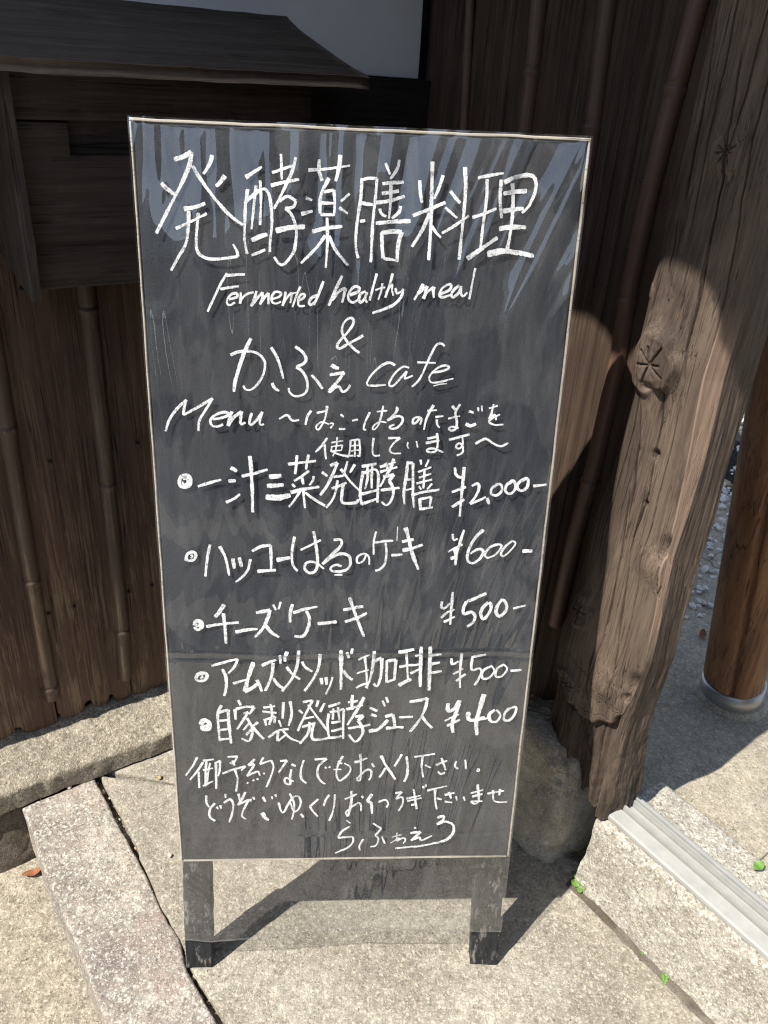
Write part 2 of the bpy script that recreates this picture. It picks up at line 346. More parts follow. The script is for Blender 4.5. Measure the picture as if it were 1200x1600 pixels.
# ------------------------------------------------------------------ the ground
def structure(o, label, cat): return set_props(o, label, cat, None, 'structure')
LOW = -0.155
gx = np.concatenate([[-400, -60, -12, -4], np.linspace(-2.2, 2.2, 12), [4, 12, 60, 400]])
V = np.array([(x, y, LOW) for x in gx for y in gx]); 
structure(mesh('street', V - UP * .012, grid_faces(len(gx), len(gx)), M_street, smooth=False), 'dark asphalt street in front of the walls', 'street')
Vg_ = np.array([(x, y, LOW) for x in np.linspace(-4, 2.6, 90) for y in np.linspace(-1.1, 2.2, 60)]); Vg_ = Vg_ + UP * (.003 * fbm(Vg_ * 7, 4, 2))[:, None]
structure(mesh('roadside', Vg_, grid_faces(90, 60), M_gutter), 'sunlit speckled concrete roadside left of the granite strip', 'roadside')

for y0_, y1_ in ((-1.95, -1.50), (-3.9, -3.2)):  # unseen pale strips added to streak the film's reflections
    Vk, Fk = block((-9, y0_, LOW - .004), (9, y0_, LOW - .004), (9, y1_, LOW - .004), (-9, y1_, LOW - .004), (0, 0, -.05), r=.006, step=.2)
    structure(mesh('reflected_strip', Vk, Fk, M_refl_strip), 'pale concrete strip added along the street behind the viewer, mirrored in the film', 'reflected_strip')
edgeL = [gnd(*p) for p in ((156, 1210), (176, 1248), (203, 1295), (226, 1352), (248, 1409), (270, 1446), (288, 1478), (300, 1518), (330, 1562), (357, 1600))]
dL = edgeL[-1] - edgeL[-4]; edgeL.append(edgeL[-1] + dL / np.linalg.norm(dL) * 1.7)
edgeR = [gnd(*p) for p in ((790, 1318), (850, 1352), (905, 1376), (950, 1428), (1000, 1488), (1050, 1546), (1100, 1600))]
dR = edgeR[-1] - edgeR[3]; edgeR.append(edgeR[-1] + dR / np.linalg.norm(dR) * 1.9)
def jag(fn, amp, seed):
    return lambda t: fn(t) + amp * np.array([fbm(np.array([[t * 60, seed, 0.5]]), 3, seed)[0], 0, 0])
cL, cR = jag(interp_poly(edgeL), .0035, 3), jag(interp_poly([p - N2 * .05 for p in edgeR]), .003, 5)
Vb, Fb = block(cL(0), cR(0), cR(1), cL(1), (0, 0, -.08), r=.006, step=.02, hstep=.03, amp=.0022, freq=9, seed=4, octv=4, curves=(cL, cR), fine=(.0006, 120))
structure(mesh('pavement', Vb, Fb, M_conc), 'weathered tan concrete pavement under the chalkboard sign', 'pavement')
bk0, bk1 = edgeL[0] + np.array([.004, .012, 0]), edgeR[0] + np.array([-.004, .012, 0])
cor = np.array([*(CORNER + .0), 0]) + (N1 + N2) * .02
Vb, Fb = block(bk0, bk1, cor + U2 * .02, cor - U1 * .05, (0, 0, -.08), r=.006, step=.04, amp=.002, freq=9, seed=14)
structure(mesh('pavement', Vb, Fb, M_conc), 'shaded concrete strip in the corner behind the chalkboard sign', 'pavement')

# granite strip
sR = [gnd(*p) for p in ((147, 1213), (179, 1275), (227, 1364), (262, 1436), (284, 1474), (292, 1514), (337, 1596))]
d = sR[-1] - sR[-4]; sR.append(sR[-1] + d / np.linalg.norm(d) * 1.1)
sL = [gnd(*p) for p in ((36, 1262), (62, 1338), (97, 1420), (128, 1500), (165, 1600))]
d = sL[-1] - sL[0]; sL.append(sL[-1] + d / np.linalg.norm(d) * 1.1)
cA, cB = jag(interp_poly(sL), .002, 8), jag(interp_poly(sR), .0015, 9)
Vb, Fb = block(cA(0), cB(0), cB(1), cA(1), (0, 0, -.13), r=.007, step=.014, hstep=.03, amp=.0018, freq=14, seed=24, octv=4, curves=(cA, cB), fine=(.0007, 160))
base = Vb.mean(0) * np.array([1, 1, 0])
set_props(mesh('granite_strip', Vb, Fb, M_slab, loc=base), 'long speckled pinkish grey granite strip laid in the paving left of the sign', 'paving stone')
# dirt in the joint
mid = [(a + b) / 2 for a, b in zip([cB(t) for t in np.linspace(0, 1, 40)], [cL(t) for t in np.linspace(0, .62, 40)])]
Vd = []
for t in np.linspace(0, 1, 60):
    a, b = cB(t), None
    Vd += [a + np.array([-.03, 0, -.022]), a + np.array([.0, 0, -.024 + .004 * math.sin(t * 90)]), a + np.array([.05, .01, -.026 + .004 * math.cos(t * 70)]), a + np.array([.10, .02, -.03])]
structure(mesh('joint_soil', Vd, grid_faces(60, 4), M_dirt), 'dark soil filling the joint beside the granite strip', 'soil')
# inner floor, beyond the door
INZ = 0.15
q0 = w2(0.0, INZ, -.16)
a_in = np.array([-0.4, 4.5]); cs = [-.16, -6.5]
V = [w2(a, INZ, c) for a in np.linspace(A_COR + .02, 5, 30) for c in np.linspace(-.10, -2.0, 24)]
V = np.array(V); V[:, 2] += .003 * fbm(V * 5, 3, 3)
structure(mesh('inner_floor', V, [f[::-1] for f in grid_faces(30, 24)], M_inner), 'cracked concrete floor beyond the door threshold', 'floor')
gv = np.array([w2(a, INZ - .012, c) for a in np.linspace(A_COR - 1, 9, 12) for c in np.linspace(-2.02, -9, 12)])
structure(mesh('garden_ground', gv, [f[::-1] for f in grid_faces(12, 12)], M_dirt), 'dark earth under the garden gravel', 'ground')

# ------------------------------------------------------------------ left boarded wall (wall one)
WT = 2.45
wall = thing('boarded_wall', w1(-.6, 0), 'dark charred board wall with bamboo battens and a white plaster panel, left of the sign', 'wall')
def frontpanel(fn, s0, s1, z0, z1, dep, mat, parent, name, ns=10, nz=70, ragged=0.0, cup=.004, seed=0, face=1):
    """an upright board: fn(s, z, out) gives points; front face cupped, ragged foot, thickness dep"""
    ss = np.linspace(s0, s1, ns); zz = np.linspace(z0, z1, nz); X = []
    prof = []
    for i, s in enumerate(ss):
        t = (i / (ns - 1) - .5) * 2
        foot = z0 + (ragged * (fbm(np.array([[s * 38, seed, .3]]), 4, seed)[0]) if ragged else 0)
        for z in zz:
            zz_ = foot + (z - z0) * (z1 - foot) / (z1 - z0)
            o = -cup * t * t + .0012 * fbm(np.array([[s * 60, zz_ * 3, seed * 1.7]]), 3, seed)[0]
            X.append(fn(s, zz_, o))
    n = ns * nz
    F = grid_faces(ns, nz)
    # sides and foot
    back = []
    for i in (0, ns - 1):
        for j in range(nz): back.append(X[i * nz + j] - (fn(0, 0, 1) - fn(0, 0, 0)) * dep)
    X = X + back
    for j in range(nz - 1):
        F.append((j, j + 1, n + j + 1, n + j)); F.append(((ns - 1) * nz + j + 1, (ns - 1) * nz + j, n + nz + j, n + nz + j + 1))
    m0 = len(X)
    for i in range(ns): X.append(X[i * nz] - (fn(0, 0, 1) - fn(0, 0, 0)) * dep)
    for i in range(ns - 1): F.append((i * nz, m0 + i, m0 + i + 1, (i + 1) * nz))
    if face < 0: F = [f[::-1] for f in F]
    return mesh(name, X, F, mat, parent)
def s_of(px, py): return float(pl(px, py, N1, C1) @ U1), float(pl(px, py, N1, C1)[2])
def a_of(px, py): return float(pl(px, py, N2W, C2W) @ U2W), float(pl(px, py, N2W, C2W)[2])
sb1, sb2 = s_of(55, 940)[0], s_of(180, 880)[0]
pitch = sb2 - sb1
seams = []
k = -3
s = sb1 - 3 * pitch
while s < S_COR - .02:
    seams += [s]; s += pitch
zf = .10; zpl = s_of(640, 124)[1]
for k, s in enumerate(seams):
    e = min(seams[k + 1] if k + 1 < len(seams) else S_COR, S_COR)
    m1 = s + (e - s) * (.54 if k % 2 else .47)
    frontpanel(w1, s + .002, m1, zf, zpl - .05, .02, M_wall, wall, 'board', 22, 90, .026, .003, 30 + k)
    frontpanel(lambda a, z, o: w1(a, z, o + .005), m1 - .004, e - .002, zf + .006, zpl - .05, .02, M_wall, wall, 'board', 22, 90, .028, .003, 60 + k)
def bamboo(pts, r, nodes, mat, parent):
    pts = np.array(pts); L = np.r_[0, np.cumsum(np.linalg.norm(np.diff(pts, axis=0), axis=1))]
    n = int(L[-1] / .0017); t = np.linspace(0, L[-1], n); P = np.stack([np.interp(t, L, pts[:, k]) for k in range(3)], 1)
    rad = np.full(n, r) * (1 + .02 * np.sin(t * 9))
    for zn in nodes:
        i = np.argmin(abs(P[:, 2] - zn)); tt = t - t[i]
        rad += r * .13 * np.exp(-(tt / .0035) ** 2) + r * .07 * np.exp(-((tt + .006) / .004) ** 2) - r * .08 * np.exp(-((tt - .007) / .003) ** 2)
    return mesh('bamboo_batten', *tube(P, rad, 16), mat, parent)
for s in [sb1 - 2 * pitch, sb1 - pitch]:
    bamboo([w1(s, .1, .004), w1(s, zpl - .09, .004)], .016, np.arange(.3 + s % .2, 1.8, .31), M_bamboo, wall)
def wp(px, py, out): p = pl(px, py, N1, C1 + out); return p
b1 = [wp(81, 1090, .004), wp(50, 910, .004), wp(11, 670, .004)]; d = b1[-1] - b1[0]; b1.append(b1[-1] + d / d[2] * (zpl - .09 - b1[-1][2]))
bamboo(b1, .0165, [s_of(50, 905)[1], s_of(11, 668)[1], s_of(60, 1010)[1] - .12], M_bamboo, wall)
b2 = [wp(195, 1058, .004), wp(189, 962, .004), wp(163, 709, .004), wp(135, 458, .004)]; d = b2[-1] - b2[0]; b2.append(b2[-1] + d / d[2] * (zpl - .09 - b2[-1][2]))
bamboo(b2, .0165, [s_of(135, 482)[1], s_of(163, 757)[1], s_of(188, 984)[1]], M_bamboo, wall)
for k in range(1, 4):
    s = sb2 + k * pitch
    if s < S_COR - .04: bamboo([w1(s, .1, .004), w1(s, zpl - .09, .004)], .016, np.arange(.25 + .09 * k, 1.8, .3), M_bamboo, wall)
for k, s in enumerate(seams):
    for z_ in (.42, .78, 1.12):
        for ds in (.022, pitch * .43):
            p_ = w1(s + ds, z_ + .01 * math.sin(k * 7 + z_ * 20), .0045)
            if s + ds < S_COR - .02: mesh('nail', *tube([p_ - N1 * .004, p_, p_ + N1 * .0018], [.0038, .0038, .002], 8), M_nail, wall)
# beam and plaster above the boards
zpl = s_of(640, 124)[1]; zbm = s_of(620, 190)[1]
mesh('beam', *block(w1(-2.2, zpl - .10, .028), w1(S_COR - .002, zpl - .10, .028), w1(S_COR - .002, zpl, .028), w1(-2.2, zpl, .028), -N1 * .06, r=.004, step=.06, amp=.0012, freq=20, seed=5), M_beam, wall)
mesh('plaster_panel', *block(w1(-2.2, zpl + .002, .006), w1(S_COR - .03, zpl + .002, .006), w1(S_COR - .03, WT + .5, .006), w1(-2.2, WT + .5, .006), -N1 * .04, r=.003, step=.06, amp=.0015, freq=6, seed=6), M_plaster, wall)
mesh('light_stop', *block(w1(-2.2, .06, -.03), w1(S_COR + .05, .06, -.03), w1(S_COR + .05, WT + .5, -.03), w1(-2.2, WT + .5, -.03), -N1 * .05, r=.003, step=.3), M_beam, wall)  # unseen dark panel added to stop light leaking between the boards
# sill stone and foundation
f0, f1 = w1(-1.6, .035, .128), w1(S_COR - .12, .035, .128)
Vb, Fb = block(w1(-1.7, .055, .124), w1(S_COR - .10, .055, .124), w1(S_COR - .02, .105, -.02), w1(-1.7, .105, -.02), (0, 0, -.05), r=.007, step=.012, hstep=.02, amp=.004, freq=22, seed=51, octv=4, fine=(.0011, 130))
set_props(mesh('sill_stone', Vb, Fb, M_sill, loc=w1(-.6, 0, .06)), 'long rough grey granite sill stone under the charred board wall', 'sill stone')
fs = [-1.7, s_of(72, 1265)[0] - .42, float(gnd(72, 1270) @ U1), S_COR - .12]
for k in range(3):
    lean = .0 if k == 2 else .035
    Vb, Fb = block(w1(fs[k] + .004, LOW - .03, .112 + lean), w1(fs[k + 1] - .004, LOW - .03, .112 + lean), w1(fs[k + 1] - .004, .05, .10), w1(fs[k] + .004, .05, .10), -N1 * .09, r=.012, step=.016, amp=.007 if k < 2 else .002, freq=16, seed=70 + k, octv=4, fine=(.0014, 110))
    set_props(mesh('foundation_stone', Vb, Fb, M_rock, loc=w1((fs[k] + fs[k + 1]) / 2, LOW, .08)),
              ['brown foundation stone at the left edge, below the sill stone', 'rough brown foundation stone below the sill, at the far end of the granite strip', 'dark smooth foundation stone low behind the sign, under the sill stone'][k], 'foundation stone', 'foundation stones under the sill')

# ------------------------------------------------------------------ roofed wooden box on wall one
pb = wp(450, 22, .01); sBR = float(pb @ U1)
rr = ray(578, 121); t = (sBR - CAM @ U1) / (rr @ U1); pf = CAM + rr * t
OUT_R = float(pf @ N1) - C1; zEave = pf[2]; zBack = pb[2]
OUT_B = OUT_R * .66
def bp(px, py, out=None):
    p = pl(px, py, N1, C1 + (OUT_B if out is None else out)); return float(p @ U1), float(p[2])
sl0, zl0 = bp(54, 455); _, zbot = bp(130, 450)
box = thing('roofed_wall_box', w1((sl0 + sBR) / 2, zbot, OUT_B / 2), 'dark wooden meter box with a sloping board roof, fixed on the charred wall', 'wooden box')
ztop = zEave + (zBack - zEave) * (1 - OUT_B / OUT_R) - .02
zmid = bp(140, 190)[1]
sE = sBR - .05
mesh('front_board', *block(w1(sl0, zmid + .001, OUT_B), w1(sE, zmid + .001, OUT_B), w1(sE, ztop, OUT_B), w1(sl0, ztop, OUT_B), -N1 * .02, r=.003, step=.03, amp=.0012, freq=14, seed=1), M_box, box)
# lower board with the finger slot cut out of its top edge
c0, z0 = bp(106, 192); c1_, z1 = bp(106, 243)
s_slot1 = c0 + .34
mesh('front_board', *join(block(w1(sl0, zbot, OUT_B - .004), w1(sE, zbot, OUT_B - .004), w1(sE, z1, OUT_B - .004), w1(sl0, z1, OUT_B - .004), -N1 * .02, r=.003, step=.03, amp=.0012, freq=14, seed=2),
                          block(w1(sl0, z1 - .004, OUT_B - .0035), w1(c0, z1 - .004, OUT_B - .0035), w1(c0, zmid - .002, OUT_B - .0035), w1(sl0, zmid - .002, OUT_B - .0035), -N1 * .02, r=.003, step=.03, amp=.0012, freq=14, seed=3),
                          block(w1(s_slot1, z1 - .004, OUT_B - .0035), w1(sE, z1 - .004, OUT_B - .0035), w1(sE, zmid - .002, OUT_B - .0035), w1(s_slot1, zmid - .002, OUT_B - .0035), -N1 * .02, r=.003, step=.03, amp=.0012, freq=14, seed=3)), M_box, box)
mesh('slot_back', *block(w1(c0 - .03, z1 - .03, OUT_B - .026), w1(s_slot1 + .03, z1 - .03, OUT_B - .026), w1(s_slot1 + .03, zmid + .02, OUT_B - .026), w1(c0 - .03, zmid + .02, OUT_B - .026), -N1 * .01, r=.002, step=.04, amp=.001, freq=14), M_box, box)
zsl = bp(50, 474, OUT_B + .03)[1]
ssl = bp(50, 474, OUT_B + .03)[0]
mesh('side_board', *block(w1(ssl, zsl + .03, 0), w1(ssl, zsl, OUT_B + .03), w1(ssl, ztop - .01, OUT_B + .03), w1(ssl, ztop + .03, 0), U1 * .017, r=.003, step=.03, amp=.0012, freq=16, seed=4), M_boxside, box)
mesh('side_board', *block(w1(sE, zbot, OUT_B - .002), w1(sE, zbot, 0), w1(sE, ztop, 0), w1(sE, ztop, OUT_B - .002), -U1 * .015, r=.003, step=.03, amp=.001, freq=16, seed=4), M_boxside, box)
# the roof: boards bent in a shallow concave curve
nr, ns_ = 26, 60; sRL = ssl - .62; top = [];  # unseen left end of the roof added to shade the side board
for i in range(nr):
    f = i / (nr - 1); o = .0 + OUT_R * f
    z = zBack + (zEave - zBack) * (f ** .80)
    for j in range(ns_): top.append(w1(sRL + (sBR - sRL) * j / (ns_ - 1), z, o))
top = np.array(top); top += UP * (.0012 * fbm(top * 14, 3, 8))[:, None]; bot = top - UP * .017
F = [f[::-1] for f in grid_faces(nr, ns_)]; nT = len(top); F += [tuple(x + nT for x in f[::-1]) for f in F]
for j in range(ns_ - 1): a = (nr - 1) * ns_ + j; F.append((a, nT + a, nT + a + 1, a + 1))
for i in range(nr - 1):
    a = i * ns_ + ns_ - 1; F.append((a, a + ns_, nT + a + ns_, nT + a)); a = i * ns_; F.append((a + ns_, a, nT + a, nT + a + ns_))
mesh('roof', np.vstack([top, bot]), F, M_box, box)

# ------------------------------------------------------------------ right boarded wall (wall two)
wall2 = thing('boarded_wall', w2(.1, 0), 'brown board wall with reddish bamboo battens between the plaster panel and the timber post', 'wall')
bl = [[(735, 0), (724, 200)], [(843, 0), (832, 110), (820, 205)], [(950, 0), (925, 200)], [(1092, 0), (1055, 140), (1018, 290), (985, 440), (966, 560), (930, 720), (895, 850), (868, 975)]]
cut = [A_COR + .004]
for k, pts in enumerate(bl):
    P = [pl(x, y, N2W, C2W + .006) for x, y in pts]
    lo = P[-1]; hi = P[0]; dd = (hi - lo) / (hi - lo)[2]
    P = [hi + dd * .55] + P
    if k < 3: P.append(lo - np.array([dd[0] * .2, dd[1] * .2, 1]) * (lo[2] - .24))
    nod = [[a_of(735, 86)[1], .95, .6], [a_of(832, 112)[1], 1.1, .75], [a_of(925, 198)[1], 1.0, .66], [a_of(1055, 137)[1], a_of(981, 469)[1], a_of(917, 745)[1]]][k]
    bamboo(np.array(P)[::-1], [.009, .014, .0145, .0155][k], nod, M_bamboo2, wall2)
    cut.append(float(np.mean([p @ U2W for p in P])))
cut.append(cut[-1] + .16)
for k in range(len(cut) - 1):
    a0, a1 = cut[k] + .001, cut[k + 1] - .001
    if k == 1 or k == 2 or k == 3:
        m1 = a0 + (a1 - a0) * .62
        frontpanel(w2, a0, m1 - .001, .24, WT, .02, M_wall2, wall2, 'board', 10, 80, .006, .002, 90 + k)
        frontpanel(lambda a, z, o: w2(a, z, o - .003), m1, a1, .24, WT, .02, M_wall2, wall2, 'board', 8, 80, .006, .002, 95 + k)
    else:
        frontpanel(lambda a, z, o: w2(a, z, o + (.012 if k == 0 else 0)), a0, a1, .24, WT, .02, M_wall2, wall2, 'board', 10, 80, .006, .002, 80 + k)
mesh('light_stop', *block(w2(A_COR - .03, .05, -.035), w2(cut[-1] - .03, .05, -.035), w2(cut[-1] - .03, WT, -.035), w2(A_COR - .03, WT, -.035), -N2W * .05, r=.003, step=.3), M_beam, wall2)  # likewise added behind the seams to keep light out
for px, py in ((1008, 281), (1017, 283)):
    p = pl(px, py, N2W, C2W + .010)
    mesh('nail', *tube([p, p + N2W * .008, p + N2W * .011], [.0042, .0042, .002], 10), M_nail, wall2)

# ------------------------------------------------------------------ the big hewn post
CP = -1.050                                                    # its front face
UPo, NPo = U2, N2
def tab(pts, n, c, axis):
    q = [pl(x, y, n, c) for x, y in pts]; z = np.array([p[2] for p in q]); a = np.array([p @ axis for p in q]); o = np.argsort(z); return z[o], a[o]
Lz, La = tab([(1130, -130), (1100, 0), (1070, 130), (1052, 220), (1030, 310), (1015, 375), (1004, 420), (985, 520), (980, 600), (962, 660), (935, 750), (912, 812), (888, 925), (857, 1000), (840, 1080), (834, 1150)], N2, CP, U2)
Rz, Ra = tab([(1320, -250), (1272, -50), (1228, 120), (1195, 251), (1166, 400), (1143, 505), (1115, 600), (1085, 733), (1063, 820), (1044, 884), (1024, 985), (1012, 1040), (996, 1085), (976, 1130), (956, 1194), (943, 1268)], N2, CP, U2)
aL = lambda z: np.interp(z, Lz, La); aR = lambda z: np.interp(z, Rz, Ra)
Dz, Dd = [], []; BETA = math.radians(11)
for x, y in ((1205, 510), (1176, 610), (1143, 720), (1111, 831), (1071, 958), (1042, 1051), (1018, 1129), (1010, 1177), (1007, 1212)):
    a = 0.6
    for _ in range(12):
        nS = U2 * math.cos(BETA) + N2 * math.sin(BETA); p = pl(x, y, nS, a * math.cos(BETA) + CP * math.sin(BETA)); a = float(aR(p[2]))
    Dz.append(p[2]); Dd.append(CP - p @ N2)
o = np.argsort(Dz); Dz, Dd = np.array(Dz)[o], np.clip(np.array(Dd)[o], .05, .3)
zB = .20
zs = np.concatenate([np.linspace(zB, .5, 200), np.linspace(.5, 1.45, 560)[1:], np.linspace(1.45, 2.4, 180)[1:]])
tt = np.concatenate([-np.linspace(1, .05, 12), np.linspace(0, 1, 190), 1 + np.linspace(.01, .15, 14), 1.15 + np.linspace(.02, .85, 60), [2.1, 2.3]])
def footz(a, side):                                            # eroded foot
    return 0
knots = [  # px, py, radius, height, kind
    (1026, 567, .037, .024, 'stub'), (1135, 236, .020, .006, 'flat'), (1030, 335, .013, .006, 'flat'), (1008, 456, .008, .004, 'flat'),
    (1023, 711, .0055, -.013, 'hole'), (1009, 787, .004, -.009, 'hole'), (999, 702, .004, -.002, 'hole'), (908, 950, .026, .014, 'flat'),
    (884, 1086, .028, .012, 'flat'), (1044, 862, .015, -.020, 'hole'), (1022, 885, .030, .012, 'lump'), (990, 1078, .020, -.020, 'hole'), (948, 1078, .028, .014, 'lump'), (905, 1010, .05, .010, 'lump'), (975, 1095, .007, -.012, 'hole')]
cracks = [[(1195, 251), (1166, 400), (1134, 505), (1100, 625), (1077, 730), (1064, 812), (1044, 884), (1021, 985), (1008, 1045)],
          [(1160, 60), (1140, 200), (1128, 290), (1105, 400), (1085, 500)], [(1098, 420), (1088, 480), (1075, 545), (1072, 600)], [(1032, 408), (1022, 460), (1015, 500)],
          [(1005, 605), (1000, 680), (990, 760), (975, 860)], [(1045, 590), (1030, 680), (1020, 715), (1014, 770), (990, 840), (972, 960), (955, 1090)],
          [(1040, 980), (1025, 930), (1052, 870)], [(985, 760), (965, 900), (945, 1000)], [(1120, 0), (1105, 130), (1080, 260), (1065, 330)], [(1060, 330), (1045, 420), (1050, 470)],
          [(930, 1010), (915, 1080), (905, 1120), (925, 1130)], [(870, 1010), (862, 1060), (885, 1110), (905, 1130), (950, 1130), (975, 1125)], [(890, 1135), (905, 1180), (915, 1215)], [(940, 1135), (930, 1180), (925, 1225)]]
for k_, (f_, za, zb) in enumerate(((.22, .75, 1.30), (.37, 1.30, 2.0), (.52, .45, .90), (.64, 1.25, 1.95), (.72, .55, 1.12), (.86, 1.15, 1.6))):
    cracks.append([(f_, za, zb, k_)])
def crack_field(Ag, Zg):
    h = np.zeros_like(Ag)
    for ci, c in enumerate(cracks):
        if len(c) == 1:
            f_, za, zb, k_ = c[0]; zq = np.linspace(za, zb, 9); z, a = zq, np.interp(zq, Lz, La) + f_ * (np.interp(zq, Rz, Ra) - np.interp(zq, Lz, La)) + .004 * np.sin(zq * 9 + k_ * 2)
            ac = np.interp(Zg, z, a) + .0010 * vnoise(np.stack([Zg.ravel() * 40, Zg.ravel() * 0 + ci, Zg.ravel() * 0], 1), ci).reshape(Zg.shape)
            inside = np.clip((Zg - za) / .06, 0, 1) * np.clip((zb - Zg) / .06, 0, 1)
            h -= .006 * np.exp(-((Ag - ac) / .0008) ** 2) * inside
            continue
        q = [pl(x, y, N2, CP) for x, y in c]; z = np.array([p[2] for p in q]); a = np.array([p @ U2 for p in q]); oo = np.argsort(z); z, a = z[oo], a[oo]
        ac = np.interp(Zg, z, a) + .0010 * vnoise(np.stack([Zg.ravel() * 40, Zg.ravel() * 0 + ci, Zg.ravel() * 0], 1), ci).reshape(Zg.shape)
        inside = np.clip((Zg - z[0]) / .03, 0, 1) * np.clip((z[-1] - Zg) / .03, 0, 1)
        wd = .0011 + .0004 * np.sin(Zg * 31 + ci)
        h -= .009 * np.exp(-((Ag - ac) / wd) ** 2) * inside
    return h
T, Z = np.meshgrid(tt, zs, indexing='ij')
aLz, aRz = aL(Z), aR(Z); Wd = aRz - aLz; Dp = np.interp(Z, Dz, Dd)
ch = .016 + .006 * np.sin(Z * 7); ch = np.where(Z > 1.5, .010, ch)
Af = np.clip(T, 0, 1); Aa = aLz + (Wd - ch * .75) * Af
Bb = np.zeros_like(T)
rt = np.clip((.30 - Af) / .30, 0, 1); Bb += .034 * rt ** 2.2                          # rounds off to the left
Bb += .003 * (1 - (1 - np.clip((Af - .85) / .15, 0, 1)) ** 2)
Bb += np.where(T < 0, -T * .13, 0); Aa += np.where(T < 0, T * .006, 0)
s1_ = np.clip((T - 1) / .15, 0, 1); Aa += ch * .75 * s1_; Bb += ch * s1_
s2_ = np.clip((T - 1.15) / .85, 0, 1); Bb += (Dp - ch) * s2_; Aa += (Dp - ch) * s2_ * math.tan(BETA)
Aa -= np.where(T > 2.05, (T - 2.0) * Wd * 3.2, 0)
H = crack_field(Aa, Z) * np.where((T >= 0) & (T < 1.02), 1, .0)
bare = np.where((T > .985) & (T < 1.17), 1.0, 0.0) * np.clip((Z - .62) / .1, 0, 1) * np.clip((1.24 - Z) / .06, 0, 1)
tint = np.zeros_like(T)
for x, y, r, hh, kd in knots:
    p = pl(x, y, N2, CP); da, dz = Aa - p @ U2, (Z - p[2]) * (.86 if kd == 'stub' else .8); rr_ = np.sqrt(da ** 2 + dz ** 2); th = np.arctan2(dz, da)
    msk = (T < 1.02) & (T >= -.3)
    if kd in ('hole', 'lump'): H += np.where(msk, hh * np.exp(-(rr_ / r) ** 2), 0)
    else:
        rw = r * (1 + .08 * np.sin(3 * th + x) + .05 * np.sin(7 * th))
        body = 1 / (1 + np.exp((rr_ - rw) / (r * .10)))
        collar = np.exp(-np.clip(rr_ - rw, 0, None) / (r * .75))
        star = np.zeros_like(rr_)
        for q_ in range(8):
            an = q_ * .79 + x * .7 + .25 * math.sin(q_ * 5)
            dth = np.abs(np.angle(np.exp(1j * (th - an)))); star = np.maximum(star, np.exp(-(dth * rr_ / (r * .034)) ** 2) * (rr_ < r * (.66 + .2 * math.sin(q_ * 3))))
        rings = .00022 * np.sin(rr_ / r * 22 + .6 * np.sin(th * 3)) * body
        rim = np.exp(-((rr_ - rw * 1.02) / (r * .16)) ** 2)
        H += np.where(msk, hh * (.50 * body + .42 * np.maximum(collar, body) + .22 * rim) + rings - star * (.007 if r > .015 else .003) * body, 0)
        if kd == 'stub': calm = np.exp(-(rr_ / (r * 1.5)) ** 4)
        if kd == 'stub': H += np.where(msk, -.012 * np.exp(-((da - .004) / .014) ** 2 - ((dz + r * .86) / .008) ** 2), 0)
PP = np.stack([Aa.ravel(), Bb.ravel(), Z.ravel()], 1)
gr = .0007 * fbm(PP * np.array([90, 90, 1.6]), 4, 11) + .0030 * fbm(PP * np.array([13, 13, 3.5]), 3, 17) + .0007 * fbm(PP * np.array([210, 210, 12]), 2, 23)
gr = gr * (1 - .75 * calm.ravel())
low = np.clip((.55 - Z.ravel()) / .35, 0, 1)
gr = gr + low * (.007 * fbm(PP * np.array([26, 26, 11]), 4, 31) - .012 * low * (vnoise(PP * np.array([18, 18, 7]), 37) > .25))
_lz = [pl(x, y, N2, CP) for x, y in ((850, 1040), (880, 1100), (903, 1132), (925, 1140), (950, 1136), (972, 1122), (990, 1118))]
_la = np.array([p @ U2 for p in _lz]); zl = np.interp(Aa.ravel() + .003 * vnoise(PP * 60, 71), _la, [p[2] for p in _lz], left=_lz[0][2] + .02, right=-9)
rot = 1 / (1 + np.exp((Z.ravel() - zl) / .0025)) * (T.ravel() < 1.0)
gr = gr - rot * (.020 + .006 * fbm(PP * np.array([40, 40, 6]), 3, 73))
Hn = H.ravel() + gr
Bv, Av = Bb.ravel(), Aa.ravel()
tv = T.ravel(); fw = np.clip(1 - np.clip((tv - 1) / .15, 0, 1), 0, 1) * np.where(tv < 0, np.clip(1 + tv, 0, 1), 1); sw = np.where((tv > 1.0) & (tv < 2.05), np.clip((tv - 1) / .15, 0, 1), 0)
Zv = Z.ravel().copy()
# foot: worn away higher on the left, where it stands on the boulder
af = np.clip((Av - aL(.3)) / (aR(.25) - aL(.3)), 0, 1)
foot = np.interp(af, [0, .3, .62, .85, 1], [.335, .275, .235, .215, .205]) + .012 * fbm(np.stack([Av * 55, Bv * 55, Av * 0], 1), 3, 41)
foot = np.where(tv > 1.05, .205, foot)
Zv = np.where(Zv < .6, foot + (Zv - zB) * (.6 - foot) / (.6 - zB), Zv)
X = np.outer(Av + Hn * sw, U2) + np.outer(CP - Bv + Hn * fw, N2) + np.outer(Zv, UP)
Fp = grid_faces(len(tt), len(zs))
post = thing('timber_post', U2 * float(aL(.3) + .1) + N2 * (CP - .08) + UP * .2, 'massive rough hewn timber door post with knots and long cracks, right of the sign', 'post')
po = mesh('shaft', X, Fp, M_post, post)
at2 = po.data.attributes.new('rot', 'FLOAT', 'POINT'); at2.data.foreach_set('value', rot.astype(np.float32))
at = po.data.attributes.new('bare', 'FLOAT', 'POINT'); at.data.foreach_set('value', bare.ravel().astype(np.float32))
